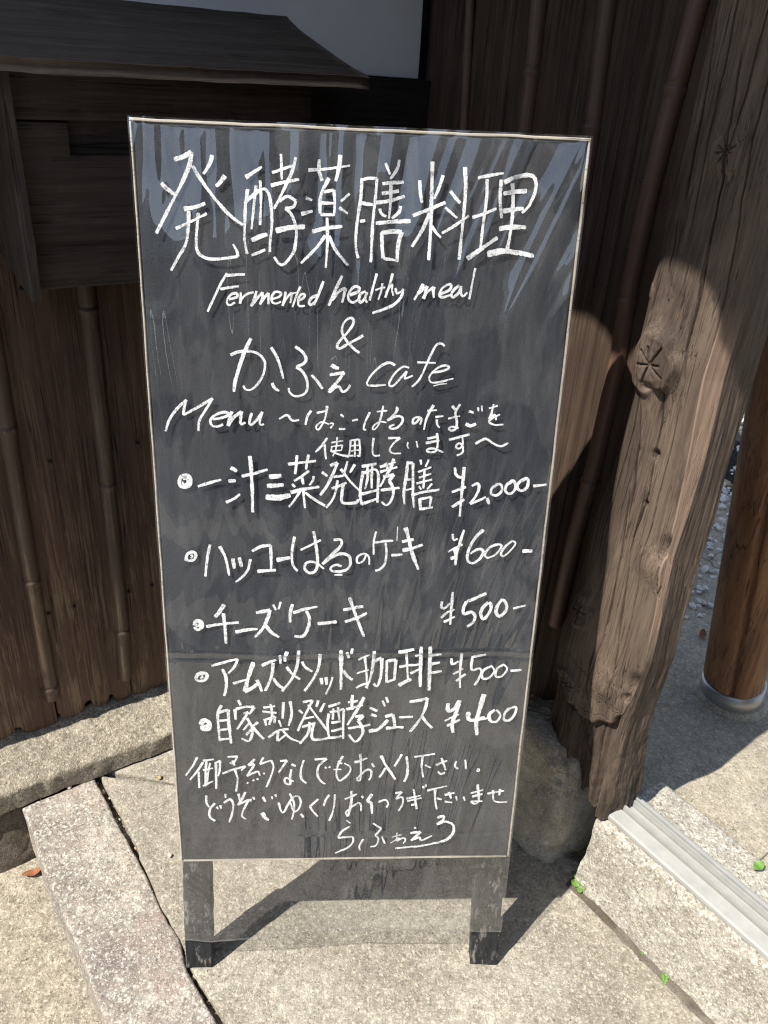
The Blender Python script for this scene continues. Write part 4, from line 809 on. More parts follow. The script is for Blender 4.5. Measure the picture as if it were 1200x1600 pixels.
# handwriting, stroke by stroke, on the face of the cover
STROKES = """@title 230 220 .25833 25
160,112 215,95 265,65 / 255,140 215,240 170,330 120,430 55,560
85,255 120,290 165,325
272,150 310,215 370,300 430,375 500,450 580,510
392,85 375,140 338,200
w28 470,210 445,245 415,275
220,412 290,400 350,378
w20 172,530 260,490 360,440
w22 250,425 247,520 235,620 190,700 145,785
w19 308,435 300,540 297,640 320,690 380,715 460,712 548,700 / 545,670 520,625
595,222 640,190 692,157
w21 608,292 595,390 592,500 590,600 605,685
w21 590,380 640,330 700,290 735,320 750,400 755,500 745,600 742,672
w18 658,270 645,400 632,535
w20 682,240 688,350 683,510
w28 632,602 680,580 728,565
w23 632,692 675,675 715,658
w19 810,80 812,150 815,235
w22 755,192 820,172 890,148
w26 748,270 830,250 920,235
w22 900,100 880,180 840,270 800,350 768,412
w22 800,368 850,335 900,365 / 885,400 835,410 / 870,440 895,500 903,560 890,660 850,725 815,750 790,735 768,702
w31 778,545 860,525 955,520
w20 975,178 1100,168 1227,149
w23 1040,112 1040,180 1058,242
w27 1168,85 1160,160 1140,245
w27 1100,225 1060,300 1045,370 1045,440
w18 1068,310 1128,297 / 1135,370 1130,452
w22 1050,375 1135,378
w24 1048,445 1130,448
w18 960,345 998,360
w23 932,443 1000,425
w19 1172,367 1225,319
w21 1161,404 1214,441
w25 998,548 1085,528 1180,518
w20 1088,465 1090,560 1088,660 1080,768
w21 1078,572 1020,650 930,740
w21 1100,575 1140,660 1215,755
@title 530 220 .275 22
w20 130,212 122,330 100,480 95,600 108,668
w20 130,222 165,212 215,215 / 205,330 190,480 180,690
125,352 190,365
118,458 148,452
w18 262,128 288,192
w20 342,108 330,160 290,218
w24 245,245 300,238 368,235
242,300 340,285
w26 205,352 290,340 372,315
w20 293,248 292,340 282,442
w18 230,385 240,415 268,430
w20 350,370 340,405 300,442
w27 208,468 300,460 405,455
w24 242,520 243,600 250,668
w24 240,525 300,515 355,518 / 335,590 328,690
252,668 330,680
w20 458,225 460,290 470,352
w20 590,195 570,260 540,330
w24 530,118 525,300 520,480 508,678
418,425 510,390 602,350
w24 515,410 470,510 412,602
w20 525,485 545,515 577,550
w20 630,285 655,320 685,355
w20 600,380 630,405 668,440
w20 582,525 650,485 735,425
712,150 715,280 705,420 680,675
w20 785,212 850,198 932,185
w20 838,218 835,330 815,480 800,610
755,435 820,415 892,385
w28 725,670 810,610 900,550
w25 918,220 912,330 922,440
w25 935,238 1000,208 1090,195 1120,230 1115,290 1080,370 1040,410
w28 930,300 1000,290 1070,285
w24 930,400 990,390 1050,385
w28 908,500 980,490 1065,492
w24 985,240 990,330 985,430 970,540 955,620
w32 840,645 920,628 1010,635 1105,655
@english 310 410 .20833 20
w22 215,80 165,165 115,270 68,370
w22 205,98 280,92 350,90
w24 165,200 230,188 305,180
230,275 285,262 290,235 255,235 220,270 215,310 240,320 275,300
318,225 315,270 312,310 / 330,265 370,235 415,225
435,215 420,270 395,330 / 440,270 480,225 / 480,270 460,318 / 490,270 525,230 / 525,270 525,315
555,275 605,260 620,230 580,220 552,250 550,295 580,310 620,295
w18 655,220 645,270 630,325 / 660,270 700,225 / 695,270 690,305
w18 765,180 735,250 705,335
w14 680,240 740,225
755,285 790,265 800,240 770,240 748,280 755,325 800,325
895,245 850,265 830,300 845,320 880,285 905,240
w24 938,140 905,230 868,320
@english 500 410 .21667 20
w24 160,95 115,190 62,310
w22 85,270 140,205 185,185 / 175,230 160,290
215,235 270,215 285,185 250,175 210,215 205,265 235,290 275,270
330,210 295,225 280,265 295,290 325,255 340,215 / 325,260 340,290
410,80 385,170 358,275
w15 450,150 440,210 420,270
w15 400,200 440,185 470,180
525,80 500,170 470,255
w16 475,220 510,170 525,160 / 520,200 530,240
w18 545,185 555,225 590,205
w22 598,190 590,240 540,300 470,335 378,365
w24 745,155 715,210 678,270
w22 705,225 770,170 / 760,215 745,262 / 765,220 820,175 / 815,215 820,255
w22 865,225 930,200 945,160 905,165 870,200 860,240 890,250 935,235
1005,165 970,190 945,230 960,250 1000,215 1015,170 / 1015,220 1030,245 1060,215
w20 1118,40 1098,140 1075,265
@cafe 340 490 .18333 26
110,352 180,325 270,320 350,345 400,410 395,500 350,590 290,645 240,645 220,612
w36 285,210 240,300 190,440 150,580 140,665
455,288 500,360 530,440 560,555
465,592 485,635 525,660
662,280 720,325 755,380 735,425 670,455 / 720,490 760,560 765,640 730,690 660,705 615,675 605,635
w24 800,522 845,570 895,640
w36 970,435 1000,455 1035,465
w26 955,520 1080,500 / 1020,580 950,655 / 960,665 1000,625 1040,625 1065,665 1105,645 1130,605
@cafe 500 480 .18333 22
w26 370,240 310,275 240,310 175,350 145,335 165,290 230,220 285,140 275,95 235,100 195,150 190,220 230,290 280,345 335,390
640,495 590,472 520,500 440,575 402,640 410,665 460,668 560,660
w19 760,515 710,505 650,550 600,620 590,665 625,668 690,600 740,545 / 725,590 725,610 790,580
1060,330 1035,308 990,320 945,400 905,490 860,590 815,650 780,675
w18 828,468 985,472
w20 950,555 1030,545 1095,520 1080,495 1020,505 950,560 930,605 950,640 1020,635 1135,605
w10 965,670 1020,655 1080,650
@heading 240 610 .25 15
w17 75,255 100,180 150,110 205,60 / 190,110 185,155 / 260,115 370,50 / 320,130 285,190 280,255
w17 370,180 430,170 470,150 450,135 390,150 355,185 365,220 400,225 435,212
w19 490,130 475,175 465,220 / 500,170 550,130 / 545,170 545,210 575,200
w19 615,140 600,185 605,215 640,190 680,135 / 665,180 665,215 690,212
@note 240 610 .25 15
785,180 835,155 865,190 910,185
985,125 960,165 950,215
1020,140 1085,125
1085,95 1075,160 1060,200 1030,245 1015,225 1050,195 1095,210
w12 1100,205 1125,205 1105,235
@note_end 240 610 .25 14
w16 1085,295 1050,345 1012,385
1070,335 1072,380 1078,428
w11 1110,325 1185,312
w11 1115,345 1110,375
w11 1110,350 1180,340 / 1175,370
w11 1112,378 1175,372
w12 1148,290 1140,360 1120,410
w12 1105,375 1150,395 1220,415
@note 520 610 .25 14
w16 48,148 68,165
w17 38,240 78,238
w16 120,188 158,182
232,135 205,190 192,240 208,245
275,132 340,125
315,95 305,150 285,215 255,245 250,225 290,195 335,200
w17 395,105 405,115 380,155 340,185 / 400,160 435,170 430,205 395,235 365,238 355,225 385,212
545,170 520,200 500,205 505,175 540,165 555,180 545,212
w17 630,90 600,140 580,190 568,245
590,125 650,122
640,165 690,158
650,180 650,210 668,232
w17 745,95 770,125
w17 795,85 765,140 775,190 770,235 745,250 722,238 745,225 785,235
720,175 760,165 795,160
w20 850,130 880,140
w22 830,210 860,222 895,208
w10 908,105 910,130
w10 930,95 932,130
975,112 1030,95
1005,85 990,145 975,180 / 1010,150 1020,185
1045,150 1000,170 975,195 1010,215 1065,212
@note_end 520 610 .25 14
w12 112,308 108,360 100,412
w12 115,312 165,305 / 170,360 168,412 / 150,405
w11 115,345 165,342
w11 112,378 165,372
w12 138,310 138,415
w14 60,405 130,408
255,295 248,360 255,405 295,405
345,297 420,295 / 380,330 355,370 375,392 425,392
w12 470,322 465,345 475,362
w12 522,315 530,355
w17 590,300 660,285
w17 580,328 665,310
w15 650,265 655,320 645,375 610,385 585,375 620,360 690,385
w18 725,308 800,290 855,275
810,285 812,340 790,365 768,350 790,330 812,350 810,390 775,408
w17 890,332 930,310 960,302 1000,330 1050,348 1095,325
@set_meal 260 710 .25833 18
w26 75,170 90,135 130,130 145,165 130,195 90,195 75,165
w18 100,150 122,148 127,172 105,183 95,165
w20 190,195 250,175 332,152
w28 388,78 428,102
w26 375,160 420,160
w21 360,288 405,270 445,240
w23 455,132 530,115 612,92
w23 505,8 515,120 520,240 522,350
w33 620,135 695,130
w33 608,190 710,185
w38 600,258 680,262 750,248
w20 735,62 810,50 905,38
790,5 785,60 778,120
860,0 850,50 845,90
862,98 815,135 772,162
820,140 828,180
890,130 885,160 865,185
760,180 778,200
w22 750,232 830,210 925,195
w20 828,205 832,260 838,325
810,220 780,270 740,320
840,230 900,275 960,308
w20 990,65 1035,48 / 1010,110 970,190 930,245
940,105 975,130
w17 1055,85 1110,160 1180,230
w15 1095,40 1080,95 1070,115
1140,60 1110,110
1010,135 1075,125
1000,205 1090,170
1035,155 1025,220 1000,280 965,320
w17 1072,170 1060,250 1065,290 1110,295 1155,290 / 1160,270
@set_meal 560 710 .25833 18
20,72 110,55
30,100 15,180 10,250 22,305
35,110 100,90 120,120 118,200 115,290
w16 55,75 55,140 40,210
w16 85,65 80,130 80,205
15,240 115,215
20,300 110,268
165,50 180,95
215,25 195,80 160,140 130,195
130,75 225,45
130,105 235,75
150,135 215,120 / 185,160 / 205,190 210,240 190,290 165,305 140,285
135,215 250,200
298,40 290,120 275,220 278,300
300,50 330,50 / 330,150 330,250 335,320
w14 292,150 330,150
w14 285,215 325,205
w14 375,30 380,60
w14 425,30 405,75
w15 360,105 440,75
w14 365,140 440,115
w15 350,175 445,150
w14 400,85 397,140 392,205
w14 365,190 380,212
w14 445,175 415,210
w20 320,245 400,225 490,212
370,265 375,335
370,270 440,255 / 430,315
375,330 450,318
w20 585,80 590,120 620,140 640,110
w20 640,75 630,180 620,280 612,375
w20 565,228 650,195
w20 565,318 640,270
685,190 720,175 730,200 710,250 675,298 / 720,280 770,255
w22 778,262 790,300
840,180 805,205 805,240 840,245 868,215 860,180 830,180
w20 930,160 895,185 890,225 925,235 950,200 940,160 915,160
w24 1010,145 970,170 960,205 990,218 1020,195 1025,150 1005,142
1055,190 1138,180
@cake 270 820 .25 18
w22 80,225 90,185 125,170 145,190 130,220 95,225 85,205
w16 110,190 125,195 112,210
w17 232,125 215,210 203,325
w21 292,135 330,210 352,318
w27 375,210 385,275
w24 415,205 430,265
w16 485,215 470,280 430,330 392,360
495,165 550,135 612,125 / 615,200 615,285
w24 528,292 590,285 645,280
w26 648,218 735,205
760,75 745,170 750,250 780,290
w16 798,158 860,128 925,95
w19 880,40 895,130 905,230 890,290 850,300 822,270 840,235 890,235 945,275
w19 1005,95 1050,92 1050,130 990,190 935,245 / 1000,200 1060,180 1105,200 1105,260 1060,290 1000,290 985,270 1020,250 1055,260
w14 1010,315 1060,312
@cake 540 820 .25 16
w14 130,185 110,225 75,240 75,200 115,180 145,200 148,250
190,40 175,110 175,185
185,110 240,100 298,98
250,110 255,170 245,240 215,275 185,285
w20 285,190 355,185
w25 375,15 395,90 420,190 455,280
w22 352,105 425,90
w24 355,160 420,145 482,122
w7 325,10 320,100
w18 668,55 675,95 700,85
w18 740,30 720,90 695,170 685,250
w15 640,168 730,120
w20 655,212 700,190
w20 682,145 690,215
w20 862,30 810,80 770,150 760,215 790,240 840,210 860,165 830,150 780,180
950,120 900,140 870,185 890,205 940,180 975,130 945,118
1040,100 1000,130 970,175 985,195 1030,160 1062,115 1040,98
w22 1105,165 1168,165
@cheesecake 280 920 .25 20
w27 95,230 105,205 135,210 140,240 115,258 92,240
w27 115,225 120,240
w23 280,100 255,140 222,180
w22 275,155 285,240 292,345
w18 168,238 270,222 372,212
w22 350,272 420,258 490,250
w22 480,150 570,130 / 550,190 520,250 472,302
w22 540,225 580,270 625,300
w18 588,95 605,130
w18 635,78 622,125
w22 708,95 695,150 692,210
712,150 780,130 865,112
w22 795,140 815,190 800,260 770,300 720,295
w25 865,218 985,210
1065,55 1090,130 1120,210 1155,300
1025,132 1150,110
w22 1035,205 1110,185 1172,150
@cheesecake 660 920 .15833 27
195,120 185,175 220,190 275,140
298,30 290,150 280,260 275,355
184,285 250,230 318,205
210,330 320,275
w37 435,130 530,85 632,42
w37 435,125 405,190 410,250 480,225 520,270 500,330 440,370
w35 650,135 600,180 575,240 600,300 650,250 680,180 660,130
w33 780,115 735,180 730,240 760,275 810,240 835,180 810,120 770,112
895,198 1022,165
@coffee 290 1010 .225 22
w26 70,225 85,195 130,190 150,210 125,240 80,238 70,215
w16 110,205 120,218 100,222
w18 178,140 260,115 362,88 / 340,140 295,190
255,160 280,220 280,290 268,348
328,260 420,232
w27 472,110 440,200 410,315 / 460,290 510,250
495,230 515,270 530,310
w27 530,130 580,105 630,90
w25 610,110 600,190 575,260 552,305
610,215 640,260 680,290
655,55 660,120
705,35 690,75 690,105
785,30 775,130 740,220 670,310
700,140 740,190 795,232
808,108 830,145 880,178
935,50 925,140 885,230 825,312
940,220 948,265
w25 975,215 980,270
w14 1020,215 1000,280 972,335
w27 1080,25 1080,160 1078,300
w27 1095,165 1120,205 1160,235
1120,40 1135,85
1158,15 1152,55
@coffee 530 1000 .25 16
w14 120,125 190,88
w15 160,105 170,200 175,300
w14 110,210 185,182
w14 105,300 150,275 190,262
w20 205,140 265,115 / 265,180 255,250 235,292 215,270
w18 220,65 210,160 190,250 165,295
w20 298,125 295,265
w18 300,130 355,125 / 345,250
295,262 350,248
w24 370,80 470,60
420,75 425,160 430,250
375,170 470,155
w25 370,285 450,245
w23 512,40 508,160 505,290
475,100 510,90
440,160 505,150
445,210 500,180
w27 570,38 565,170 562,315
w21 575,95 640,88
w19 575,150 630,140
w19 575,205 640,195
702,115 705,150 745,130
765,75 755,200 755,300
712,210 775,178
730,255 790,212
w20 840,105 920,95
w18 835,100 825,165 835,190 875,180 890,200 870,250 845,285
950,165 900,195 895,240 935,240 970,195 950,160
1030,155 985,185 980,230 1015,230 1050,185 1030,155
w18 1070,192 1140,185
@juice 290 1085 .23333 18
w38 100,205 120,175 155,190 155,225 120,235 105,210
w30 130,205 135,215
240,75 215,130 220,220 228,315
w23 215,125 285,105 / 290,200 305,330
225,180 290,175
230,240 295,235
230,305 300,298
w20 350,40 370,75
w20 330,100 335,170
w20 335,100 400,85 460,85 / 425,135
385,130 420,120 / 345,235
410,160 440,210 445,270 420,315 375,295
430,190 385,240
440,235 405,275
485,185 450,215
w20 440,205 480,255 525,298
520,85 600,75
515,110 610,120
570,60 580,130 560,200
530,160 540,205
535,165 600,145 / 595,190
655,50 650,160
700,45 710,130 690,210
w16 625,170 640,215
555,285 620,240 690,230
620,235 615,310
w16 620,310 680,260
w17 650,240 700,290 770,320
785,55 850,40 / 800,140 750,245
760,105 785,130
w17 820,70 880,150 950,245
w20 890,40 875,85
w20 930,60 900,120
790,165 860,150
780,220 870,190
830,185 820,260 765,330
w20 860,190 845,260 855,300 920,300 965,290
955,85 1035,55
960,130 950,200 960,290
965,120 1060,100 / 1055,200 1055,300
w16 990,95 985,170
w16 1020,85 1030,170
975,190 1040,180
975,245 1045,230
960,290 1060,280
@juice 540 1080 .24167 19
45,25 40,90 45,120
15,75 80,62
5,120 110,85
120,35 80,110 10,220
60,165 115,155 / 80,190 / 105,225 110,270 65,325 20,280
15,240 160,215
w20 155,105 205,130
w20 165,150 200,165
w24 150,260 210,245 275,185
w16 238,60 255,100
w16 262,38 275,75
255,165 305,150 / 315,195 318,230
w22 260,238 375,232
345,172 435,162
412,68 530,45 / 515,110 480,180 415,260
w22 495,165 525,205 560,240
w26 660,75 665,125 700,115 735,60
w26 740,60 715,140 690,210 695,270
w16 640,190 735,150
w18 655,225 740,185
w28 795,135 795,180 830,190 900,170
w28 895,20 870,110 845,200 850,285
965,120 930,150 935,190 975,195 1000,155 975,118
w12 880,185 940,170
1060,110 1030,140 1025,185 1060,190 1095,150 1100,105 1040,120
@notice 280 1165 .225 15
125,80 95,140 45,210
w17 165,115 130,170 75,240
135,180 140,295
165,105 240,95
190,100 185,170 182,280
165,170 235,155
215,120 198,200 195,270
165,280 235,245
245,125 285,105 / 280,180 268,212
255,130 258,300
335,80 405,75 / 375,125 350,118
370,105 385,140
300,195 380,165 460,145 / 430,175
385,165 405,230 395,318
525,95 480,140 / 520,135 470,210
470,215 520,190 550,180 / 560,210
470,260 480,265
510,240 520,248
540,230 548,240
585,80 560,130 / 640,100 / 655,150 630,230 605,290
585,190 592,200
700,105 750,100 / 690,185
w17 780,125 810,140
780,160 770,210 770,265 735,255 740,220 795,245
w17 865,100 845,170 850,230 885,258
w17 940,95 1025,90 / 970,140 960,200 985,245 1015,265
1010,150 1025,155
1040,145 1050,150
@notice 520 1160 .225 15
70,95 35,160 25,220 45,265 80,245 122,195 115,160 80,145
5,185 60,188
35,130 65,150
150,135 240,110
190,75 195,160 190,260 165,255
165,250 230,195 265,195 265,235 250,262
270,145 288,170
w20 335,90 370,160 435,255
w19 365,175 345,210 322,240
w18 480,80 450,130 428,165
w20 512,95 520,170 515,230 495,275
565,102 640,92 710,78
625,95 618,170 628,245
w16 640,160 680,175
w17 715,158 795,128
755,110 785,195
730,205 750,222 780,212
858,130 848,165 870,185
920,120 925,185
w11 1000,184 1014,182 1018,194 1006,200 998,190
@welcome 300 1225 .21667 16
105,80 105,130 125,165
w19 165,135 130,180 130,235 168,262
180,160 188,178
205,150 210,175
240,70 243,100
230,135 275,110 298,150 290,210 268,275
335,70 345,120
385,60 360,110 330,150 / 410,115 / 375,180 360,230 390,255
420,110 425,130
440,95 450,115
w19 510,95 530,130
w32 505,210 530,250 555,262
575,90 580,110
600,75 608,95
625,135 640,190 660,205 690,150 730,90 770,85 785,130 765,180 735,190 710,130
705,65 735,130 735,190 720,250
w21 785,208 805,235
910,105 850,160 / 870,190 908,230
990,75 965,110 950,155
1030,70 1025,150 1010,210 988,260
@welcome 520 1220 .25 14
75,110 150,80
w17 115,60 115,130 95,215 80,190
80,190 150,140 175,150 175,190
180,95 190,110
w17 245,80 215,125 / 240,140 245,205
285,130 330,118 345,140 335,165
390,75 430,70 / 395,110 / 435,105 435,150 410,190
460,115 550,95
465,130 555,110
505,55 525,180
490,155 520,150
565,35 568,50
580,25 583,38
590,62 715,35
640,55 640,120 650,180
650,110 680,120
700,90 760,75
725,70 740,110
700,130 745,135
770,95 775,120
815,95 825,120
860,75 940,55
905,20 910,120 885,140 865,125 935,125
870,95 935,80
965,75 1070,62
1045,50 1040,90
1000,55 1010,125 1090,132
@signature 520 1220 .25 12
85,240 110,262
w13 105,280 60,310 35,355 85,345 125,350 120,390 70,425 15,450
250,260 285,285 300,300 265,335 / 285,360 270,400 235,410
190,365 165,410 172,435
305,345 325,390
w10 370,350 430,340
w10 400,325 400,380
w10 420,360 360,385
w10 400,380 440,360 455,375 440,395
510,295 520,302
485,330 550,320 / 490,378 / 540,355 555,375 620,345
w16 655,235 690,220 690,245 650,275 / 700,255 750,270 750,320 700,370 600,400 500,415 390,425"""
def smooth_path(P):
    P = np.array(P, float)
    if len(P) < 3:
        n_ = max(3, int(np.linalg.norm(P[1] - P[0]) / .004)); return P[0] + (P[1] - P[0]) * np.linspace(0, 1, n_)[:, None]
    Q = np.vstack([2 * P[0] - P[1], P, 2 * P[-1] - P[-2]]); out = []
    for i in range(1, len(Q) - 2):
        p0, p1, p2, p3 = Q[i - 1:i + 3]; n_ = max(3, int(np.linalg.norm(p2 - p1) / .0035))
        for t_ in np.linspace(0, 1, n_, endpoint=False):
            out.append(.5 * (2 * p1 + (p2 - p0) * t_ + (2 * p0 - 5 * p1 + 4 * p2 - p3) * t_ ** 2 + (3 * p1 - p0 - 3 * p2 + p3) * t_ ** 3))
    out.append(P[-1]); return np.array(out)
lines, cur, wdef = {}, None, 20
PRICE = {'set_meal': 703, 'cake': 697, 'cheesecake': 683, 'coffee': 702, 'juice': 688}
for ln in STROKES.strip().splitlines():
    ln = ln.strip()
    if not ln: continue
    if ln[0] == '@':
        nm, x0, y0, kk, wd = ln[1:].split(); cur = (float(x0), float(y0), float(kk), float(wd)); lst = lines.setdefault(nm, []); continue
    tk = ln.split(); wd = cur[3]
    if tk[0][0] == 'w': wd = float(tk[0][1:]); tk = tk[1:]
    segs, seg = [], []
    for t_ in tk:
        if t_ == '/': segs.append(seg); seg = [seg[-1]]
        else:
            a_, b_ = t_.split(','); seg.append((cur[0] + cur[2] * float(a_), cur[1] + cur[2] * float(b_)))
    if len(seg) > 1: segs.append(seg)
    (lines.setdefault(nm + '_price', []) if nm in PRICE and min(p[0] for g_ in segs for p in g_) > PRICE[nm] else lst).append((wd * cur[2], segs))
txt = {'title': 'large chalk title in Japanese characters', 'english': 'chalk words Fermented healthy meal', 'cafe': 'chalk words and kana for cafe', 'heading': 'chalk Menu heading with a small note',
       'set_meal': 'chalk line for the 2,000 yen set meal', 'cake': 'chalk line for the 600 yen cake', 'cheesecake': 'chalk line for the 500 yen cheesecake', 'coffee': 'chalk line for the 500 yen coffee',
       'juice': 'chalk line for the 400 yen juice', 'notice': 'small chalk line of notice', 'welcome': 'small chalk line of greeting', 'note': 'small chalk note beside the Menu heading', 'note_end': 'second row of the small chalk note',
       **{k_ + '_price': 'chalk price of the ' + k_.replace('_', ' ') for k_ in PRICE}, 'signature': 'chalk signature in hiragana with a flourish'}
cnt = 0
def width_at(px, py, wpx):                                     # a width in photo pixels as metres on the board
    a = np.array(uv(px - .5, py, .005)); b = np.array(uv(px + .5, py, .005)); c_ = np.array(uv(px, py + 1, .005))
    return wpx * .5 * (np.linalg.norm(b - a) + np.linalg.norm(c_ - np.array(uv(px, py, .005))))
for nm, sts in lines.items():
    V, F = [], []
    for wpx, segs in sts:
        wm = width_at(*segs[0][0], wpx) * .95; cnt += 1
        first = True
        for si, sg_ in enumerate(segs):
            P = smooth_path([uv(x, y, .0055) for x, y in sg_]); L = np.r_[0, np.cumsum(np.linalg.norm(np.diff(P, axis=0), axis=1))]
            n_ = max(4, int(L[-1] / .0016)); t_ = np.linspace(0, L[-1], n_); P = np.stack([np.interp(t_, L, P[:, 0]), np.interp(t_, L, P[:, 1])], 1)
            tg = np.gradient(P, axis=0); tg /= np.linalg.norm(tg, axis=1)[:, None] + 1e-9; nr_ = np.stack([-tg[:, 1], tg[:, 0]], 1)
            e0_ = np.clip((t_ + .0012) / (wm * .55), 0, 1); e1_ = np.clip((L[-1] - t_ + .0012) / (wm * .55), 0, 1)
            cap = np.sqrt(np.clip(1 - (1 - np.minimum(e0_ if si == 0 else 1, e1_ if si == len(segs) - 1 else 1)) ** 2, .02, 1))
            pres = 1 + .20 * vnoise(np.stack([t_ * 60, t_ * 0 + cnt, t_ * 0], 1), 5)
            taper = 1 - .22 * (t_ / max(L[-1], 1e-6)) * (si == len(segs) - 1)
            hw = .5 * wm * cap * pres * taper
            ja = .16 * wm * vnoise(np.stack([t_ * 520, t_ * 0 + cnt * 3.1, t_ * 0], 1), 6); jb = .16 * wm * vnoise(np.stack([t_ * 520, t_ * 0 + cnt * 5.7, t_ * 0 + 9], 1), 7)
            lift = .0004 + .00003 * (cnt % 9) + .000012 * si + .000010 * (t_ / .02)
            nb0 = len(V) 
            cols = []
            for wf in (-1, -.33, .33, 1):
                jj = (ja if wf < 0 else jb) * abs(wf)
                Q = P + nr_ * (hw * wf + jj * np.sign(wf) * .5)[:, None]; z_ = film(Q[:, 0], Q[:, 1]) + lift
                cols.append(O + Q[:, :1] * ex + Q[:, 1:2] * ey + z_[:, None] * nb)
            o_ = sum(len(x) for x in V)
            V.append(np.vstack(cols)); F += grid_faces(4, n_, False, o_)
    mesh('chalk_lettering', np.vstack(V), F, M_chalk, cover, label=txt[nm])

# ------------------------------------------------------------------ small things on the paving
def pebble(p, r, label, group, name='pebble', sq=.65, mat=None):
    q = []
    for i in range(10):
        for j in range(7):
            th, ph = 2 * math.pi * i / 10, -math.pi / 2 + math.pi * j / 6
            q.append((math.cos(th) * math.cos(ph), math.sin(th) * math.cos(ph) * .8, math.sin(ph) * sq))
    q = np.array(q); q *= (1 + .16 * vnoise(q * 1.9 + p * 900, 5))[:, None]
    ca, sa = math.cos(p[0] * 999), math.sin(p[0] * 999); q = q @ np.array([[ca, -sa, 0], [sa, ca, 0], [0, 0, 1]])
    set_props(mesh(name, q * r + p + UP * r * sq * .9, grid_faces(10, 7, True), mat or M_pebble, loc=p), label, 'pebble', group)
M_peb2 = simple('pale_pebble', (.66, .62, .52), .8, nscale=200, namp=.25); M_peb3 = simple('ochre_pebble', (.46, .33, .15), .8, nscale=200, namp=.3)
pebble(gnd(108, 1231), .0075, 'white pebble lying on the far end of the granite strip', None, mat=M_peb2)
pebble(gnd(250, 1216), .006, 'yellow pebble on the concrete beside the sign, near the sill stone', None, mat=M_peb3)
pebble(gnd(266, 1338), .005, 'pale pebble on the concrete left of the sign', None, mat=M_peb2)
for k, (x, y) in enumerate(((160, 1240), (171, 1249), (186, 1266), (194, 1280), (203, 1296), (212, 1327), (225, 1345), (237, 1372), (252, 1412), (258, 1424), (274, 1454), (282, 1468), (320, 1540), (346, 1564), (352, 1585), (305, 1528))):
    pebble(gnd(x, y, -.020), rng.uniform(.004, .0075), 'small pebble caught in the joint beside the granite strip', 'pebbles in the joint', mat=(M_pebble, M_peb2, M_peb3)[k % 3])
Vq, Fq, n = [], [], 0
def grit(p, r):
    global n
    Vq.append(ico * r * rng.uniform(.6, 1.25, (12, 1)) + p); Fq.extend(tuple(n + t_ for t_ in f) for f in icf); n += 12
for k in range(420):
    t_ = rng.uniform(0, .62); a_ = cB(t_); grit(a_ + np.array([rng.uniform(.0, .045), rng.uniform(-.01, .01), rng.uniform(-.024, -.018)]), rng.uniform(.0012, .0035))
for k in range(260):
    t_ = rng.uniform(0, .5); a_ = cR(t_); grit(a_ + np.array([rng.normal(-.006, .012), rng.normal(0, .01), .001]), rng.uniform(.0008, .0022))
for k in range(160):
    grit(gnd(rng.uniform(150, 1000), rng.uniform(1215, 1600), .001), rng.uniform(.0007, .0018))
set_props(mesh('grit', np.vstack(Vq), Fq, M_pebble, smooth=False), 'fine grit scattered along the joints of the paving', 'grit', None, 'stuff')
Vd = []
for t in np.linspace(0, 1, 60):
    a_ = ta0 - .01 + 1.3 * t; o_ = .006 * fbm(np.array([[t * 40, 0, 0]]), 3, 5)[0]
    Vd += [wt(a_, .0015, fc + .016 + abs(o_)), wt(a_, .003, fc + .006), wt(a_, .006, fc - .02)]
structure(mesh('joint_soil', Vd, [f[::-1] for f in grid_faces(60, 3)], M_dirt), 'dark soil in the crack at the foot of the threshold stone', 'soil')
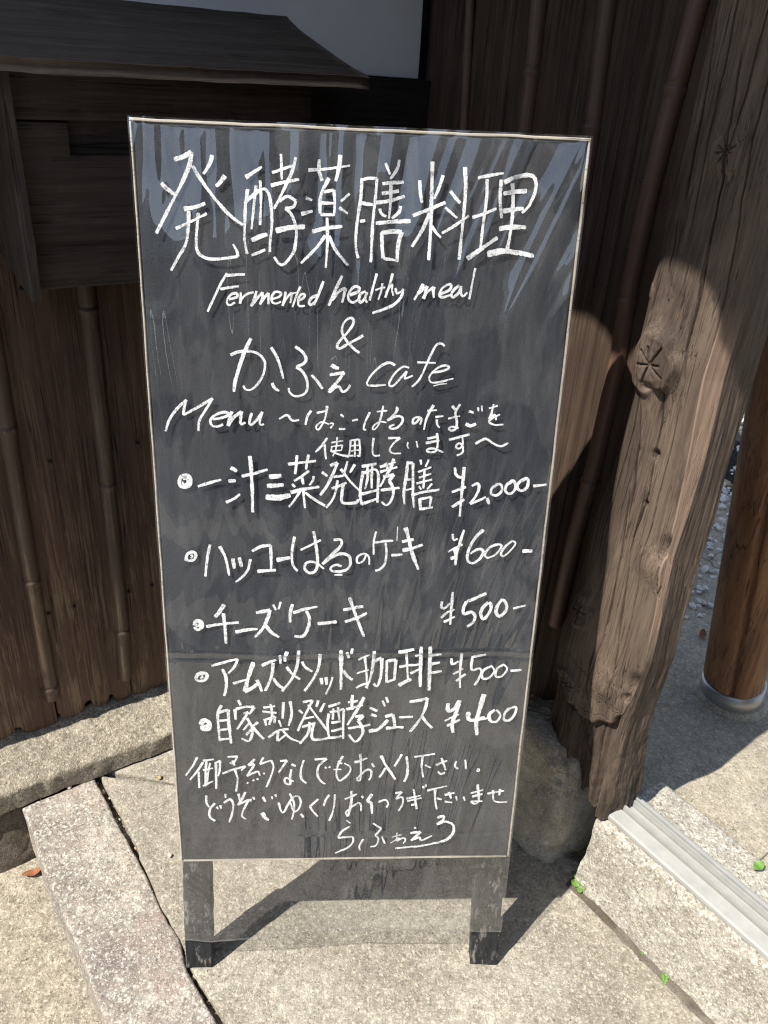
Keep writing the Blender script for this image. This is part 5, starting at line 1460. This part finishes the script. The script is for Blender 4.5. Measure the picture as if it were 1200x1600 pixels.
def leaf(p, L, W, az, curl, mat, name, label, cat, tilt=.1, group=None):
    n_, m_ = 12, 7; V = []
    ca, sa = math.cos(az), math.sin(az)
    for i in range(n_):
        t_ = i / (n_ - 1); hw_ = W * .5 * math.sin(math.pi * min(1, t_ * .97 + .02)) ** .7
        for j in range(m_):
            s_ = (j / (m_ - 1) - .5) * 2; x_, y_ = (t_ - .5) * L, s_ * hw_; z_ = curl * (s_ * s_ * W * .4 + (t_ - .5) ** 2 * L) + tilt * x_ + .0015 * math.sin(t_ * 9)
            V.append(p + np.array([ca * x_ - sa * y_, sa * x_ + ca * y_, z_ + .006]))
    F = grid_faces(n_, m_); V = np.array(V); n = len(V); V2 = V - UP * .0006
    o_ = mesh(name, np.vstack([V, V2]), F + [tuple(k + n for k in f[::-1]) for f in F], mat, loc=p); return set_props(o_, label, cat, group) if label else o_
leaf(gnd(53, 1366, LOW + .004), .046, .018, .35, .35, M_deadleaf, 'dead_leaf', 'dry red brown leaf by the foundation stone, left of the granite strip', 'leaf')
leaf(gnd(1184, 1356, TZ - .004), .028, .017, .5, .10, M_leaf, 'fallen_leaf', 'small green leaf behind the aluminium door rail', 'leaf')
leaf(gnd(1097, 996, INZ), .04, .02, 1.2, .5, M_deadleaf, 'dead_leaf', 'curled brown leaf on the inner floor beside the cedar log post', 'leaf')
def weed(px, py, n_, spread, h_, label):
    p = gnd(px, py, -.004); root = thing('weed_sprout', p, label, 'weed')
    Vs, Fs, off = [], [], 0
    for k in range(n_):
        an = rng.uniform(0, 6.28); d_ = rng.uniform(.2, 1) * spread; tip = p + np.array([math.cos(an) * d_, math.sin(an) * d_, rng.uniform(.4, 1) * h_])
        v_, f_ = tube([p + (tip - p) * .0, p + (tip - p) * .5 + UP * .003, tip], [.0009, .0008, .0006], 6); Vs.append((v_, f_))
        for q_ in range(3):
            a2 = an + q_ * 2.094; r_ = rng.uniform(.6, 1) * h_ * .50 + .0012
            disc = [tip + np.array([math.cos(a2) * r_ * .8, math.sin(a2) * r_ * .8, .001 * q_])]
            ctr = disc[0]; V = [ctr]
            for j in range(9): V.append(ctr + np.array([math.cos(j * .698) * r_ * .72, math.sin(j * .698) * r_ * .72, .002 * math.cos(2 * j * .698)]))
            Vs.append((np.array(V), [(0, 1 + j, 1 + (j + 1) % 9) for j in range(9)]))
    mesh('leaves', *join(*Vs), M_leaf, root)
weed(904, 1381, 11, .020, .026, 'bright green clover weed growing where the boulder meets the threshold stone')
weed(944, 1412, 6, .012, .011, 'tiny green sprout in the crack just below the clover weed')
weed(1002, 1490, 4, .008, .007, 'tiny green sprout in the crack midway along the threshold stone')
weed(1036, 1528, 5, .012, .008, 'low green sprout in the crack along the threshold stone, nearest the viewer')
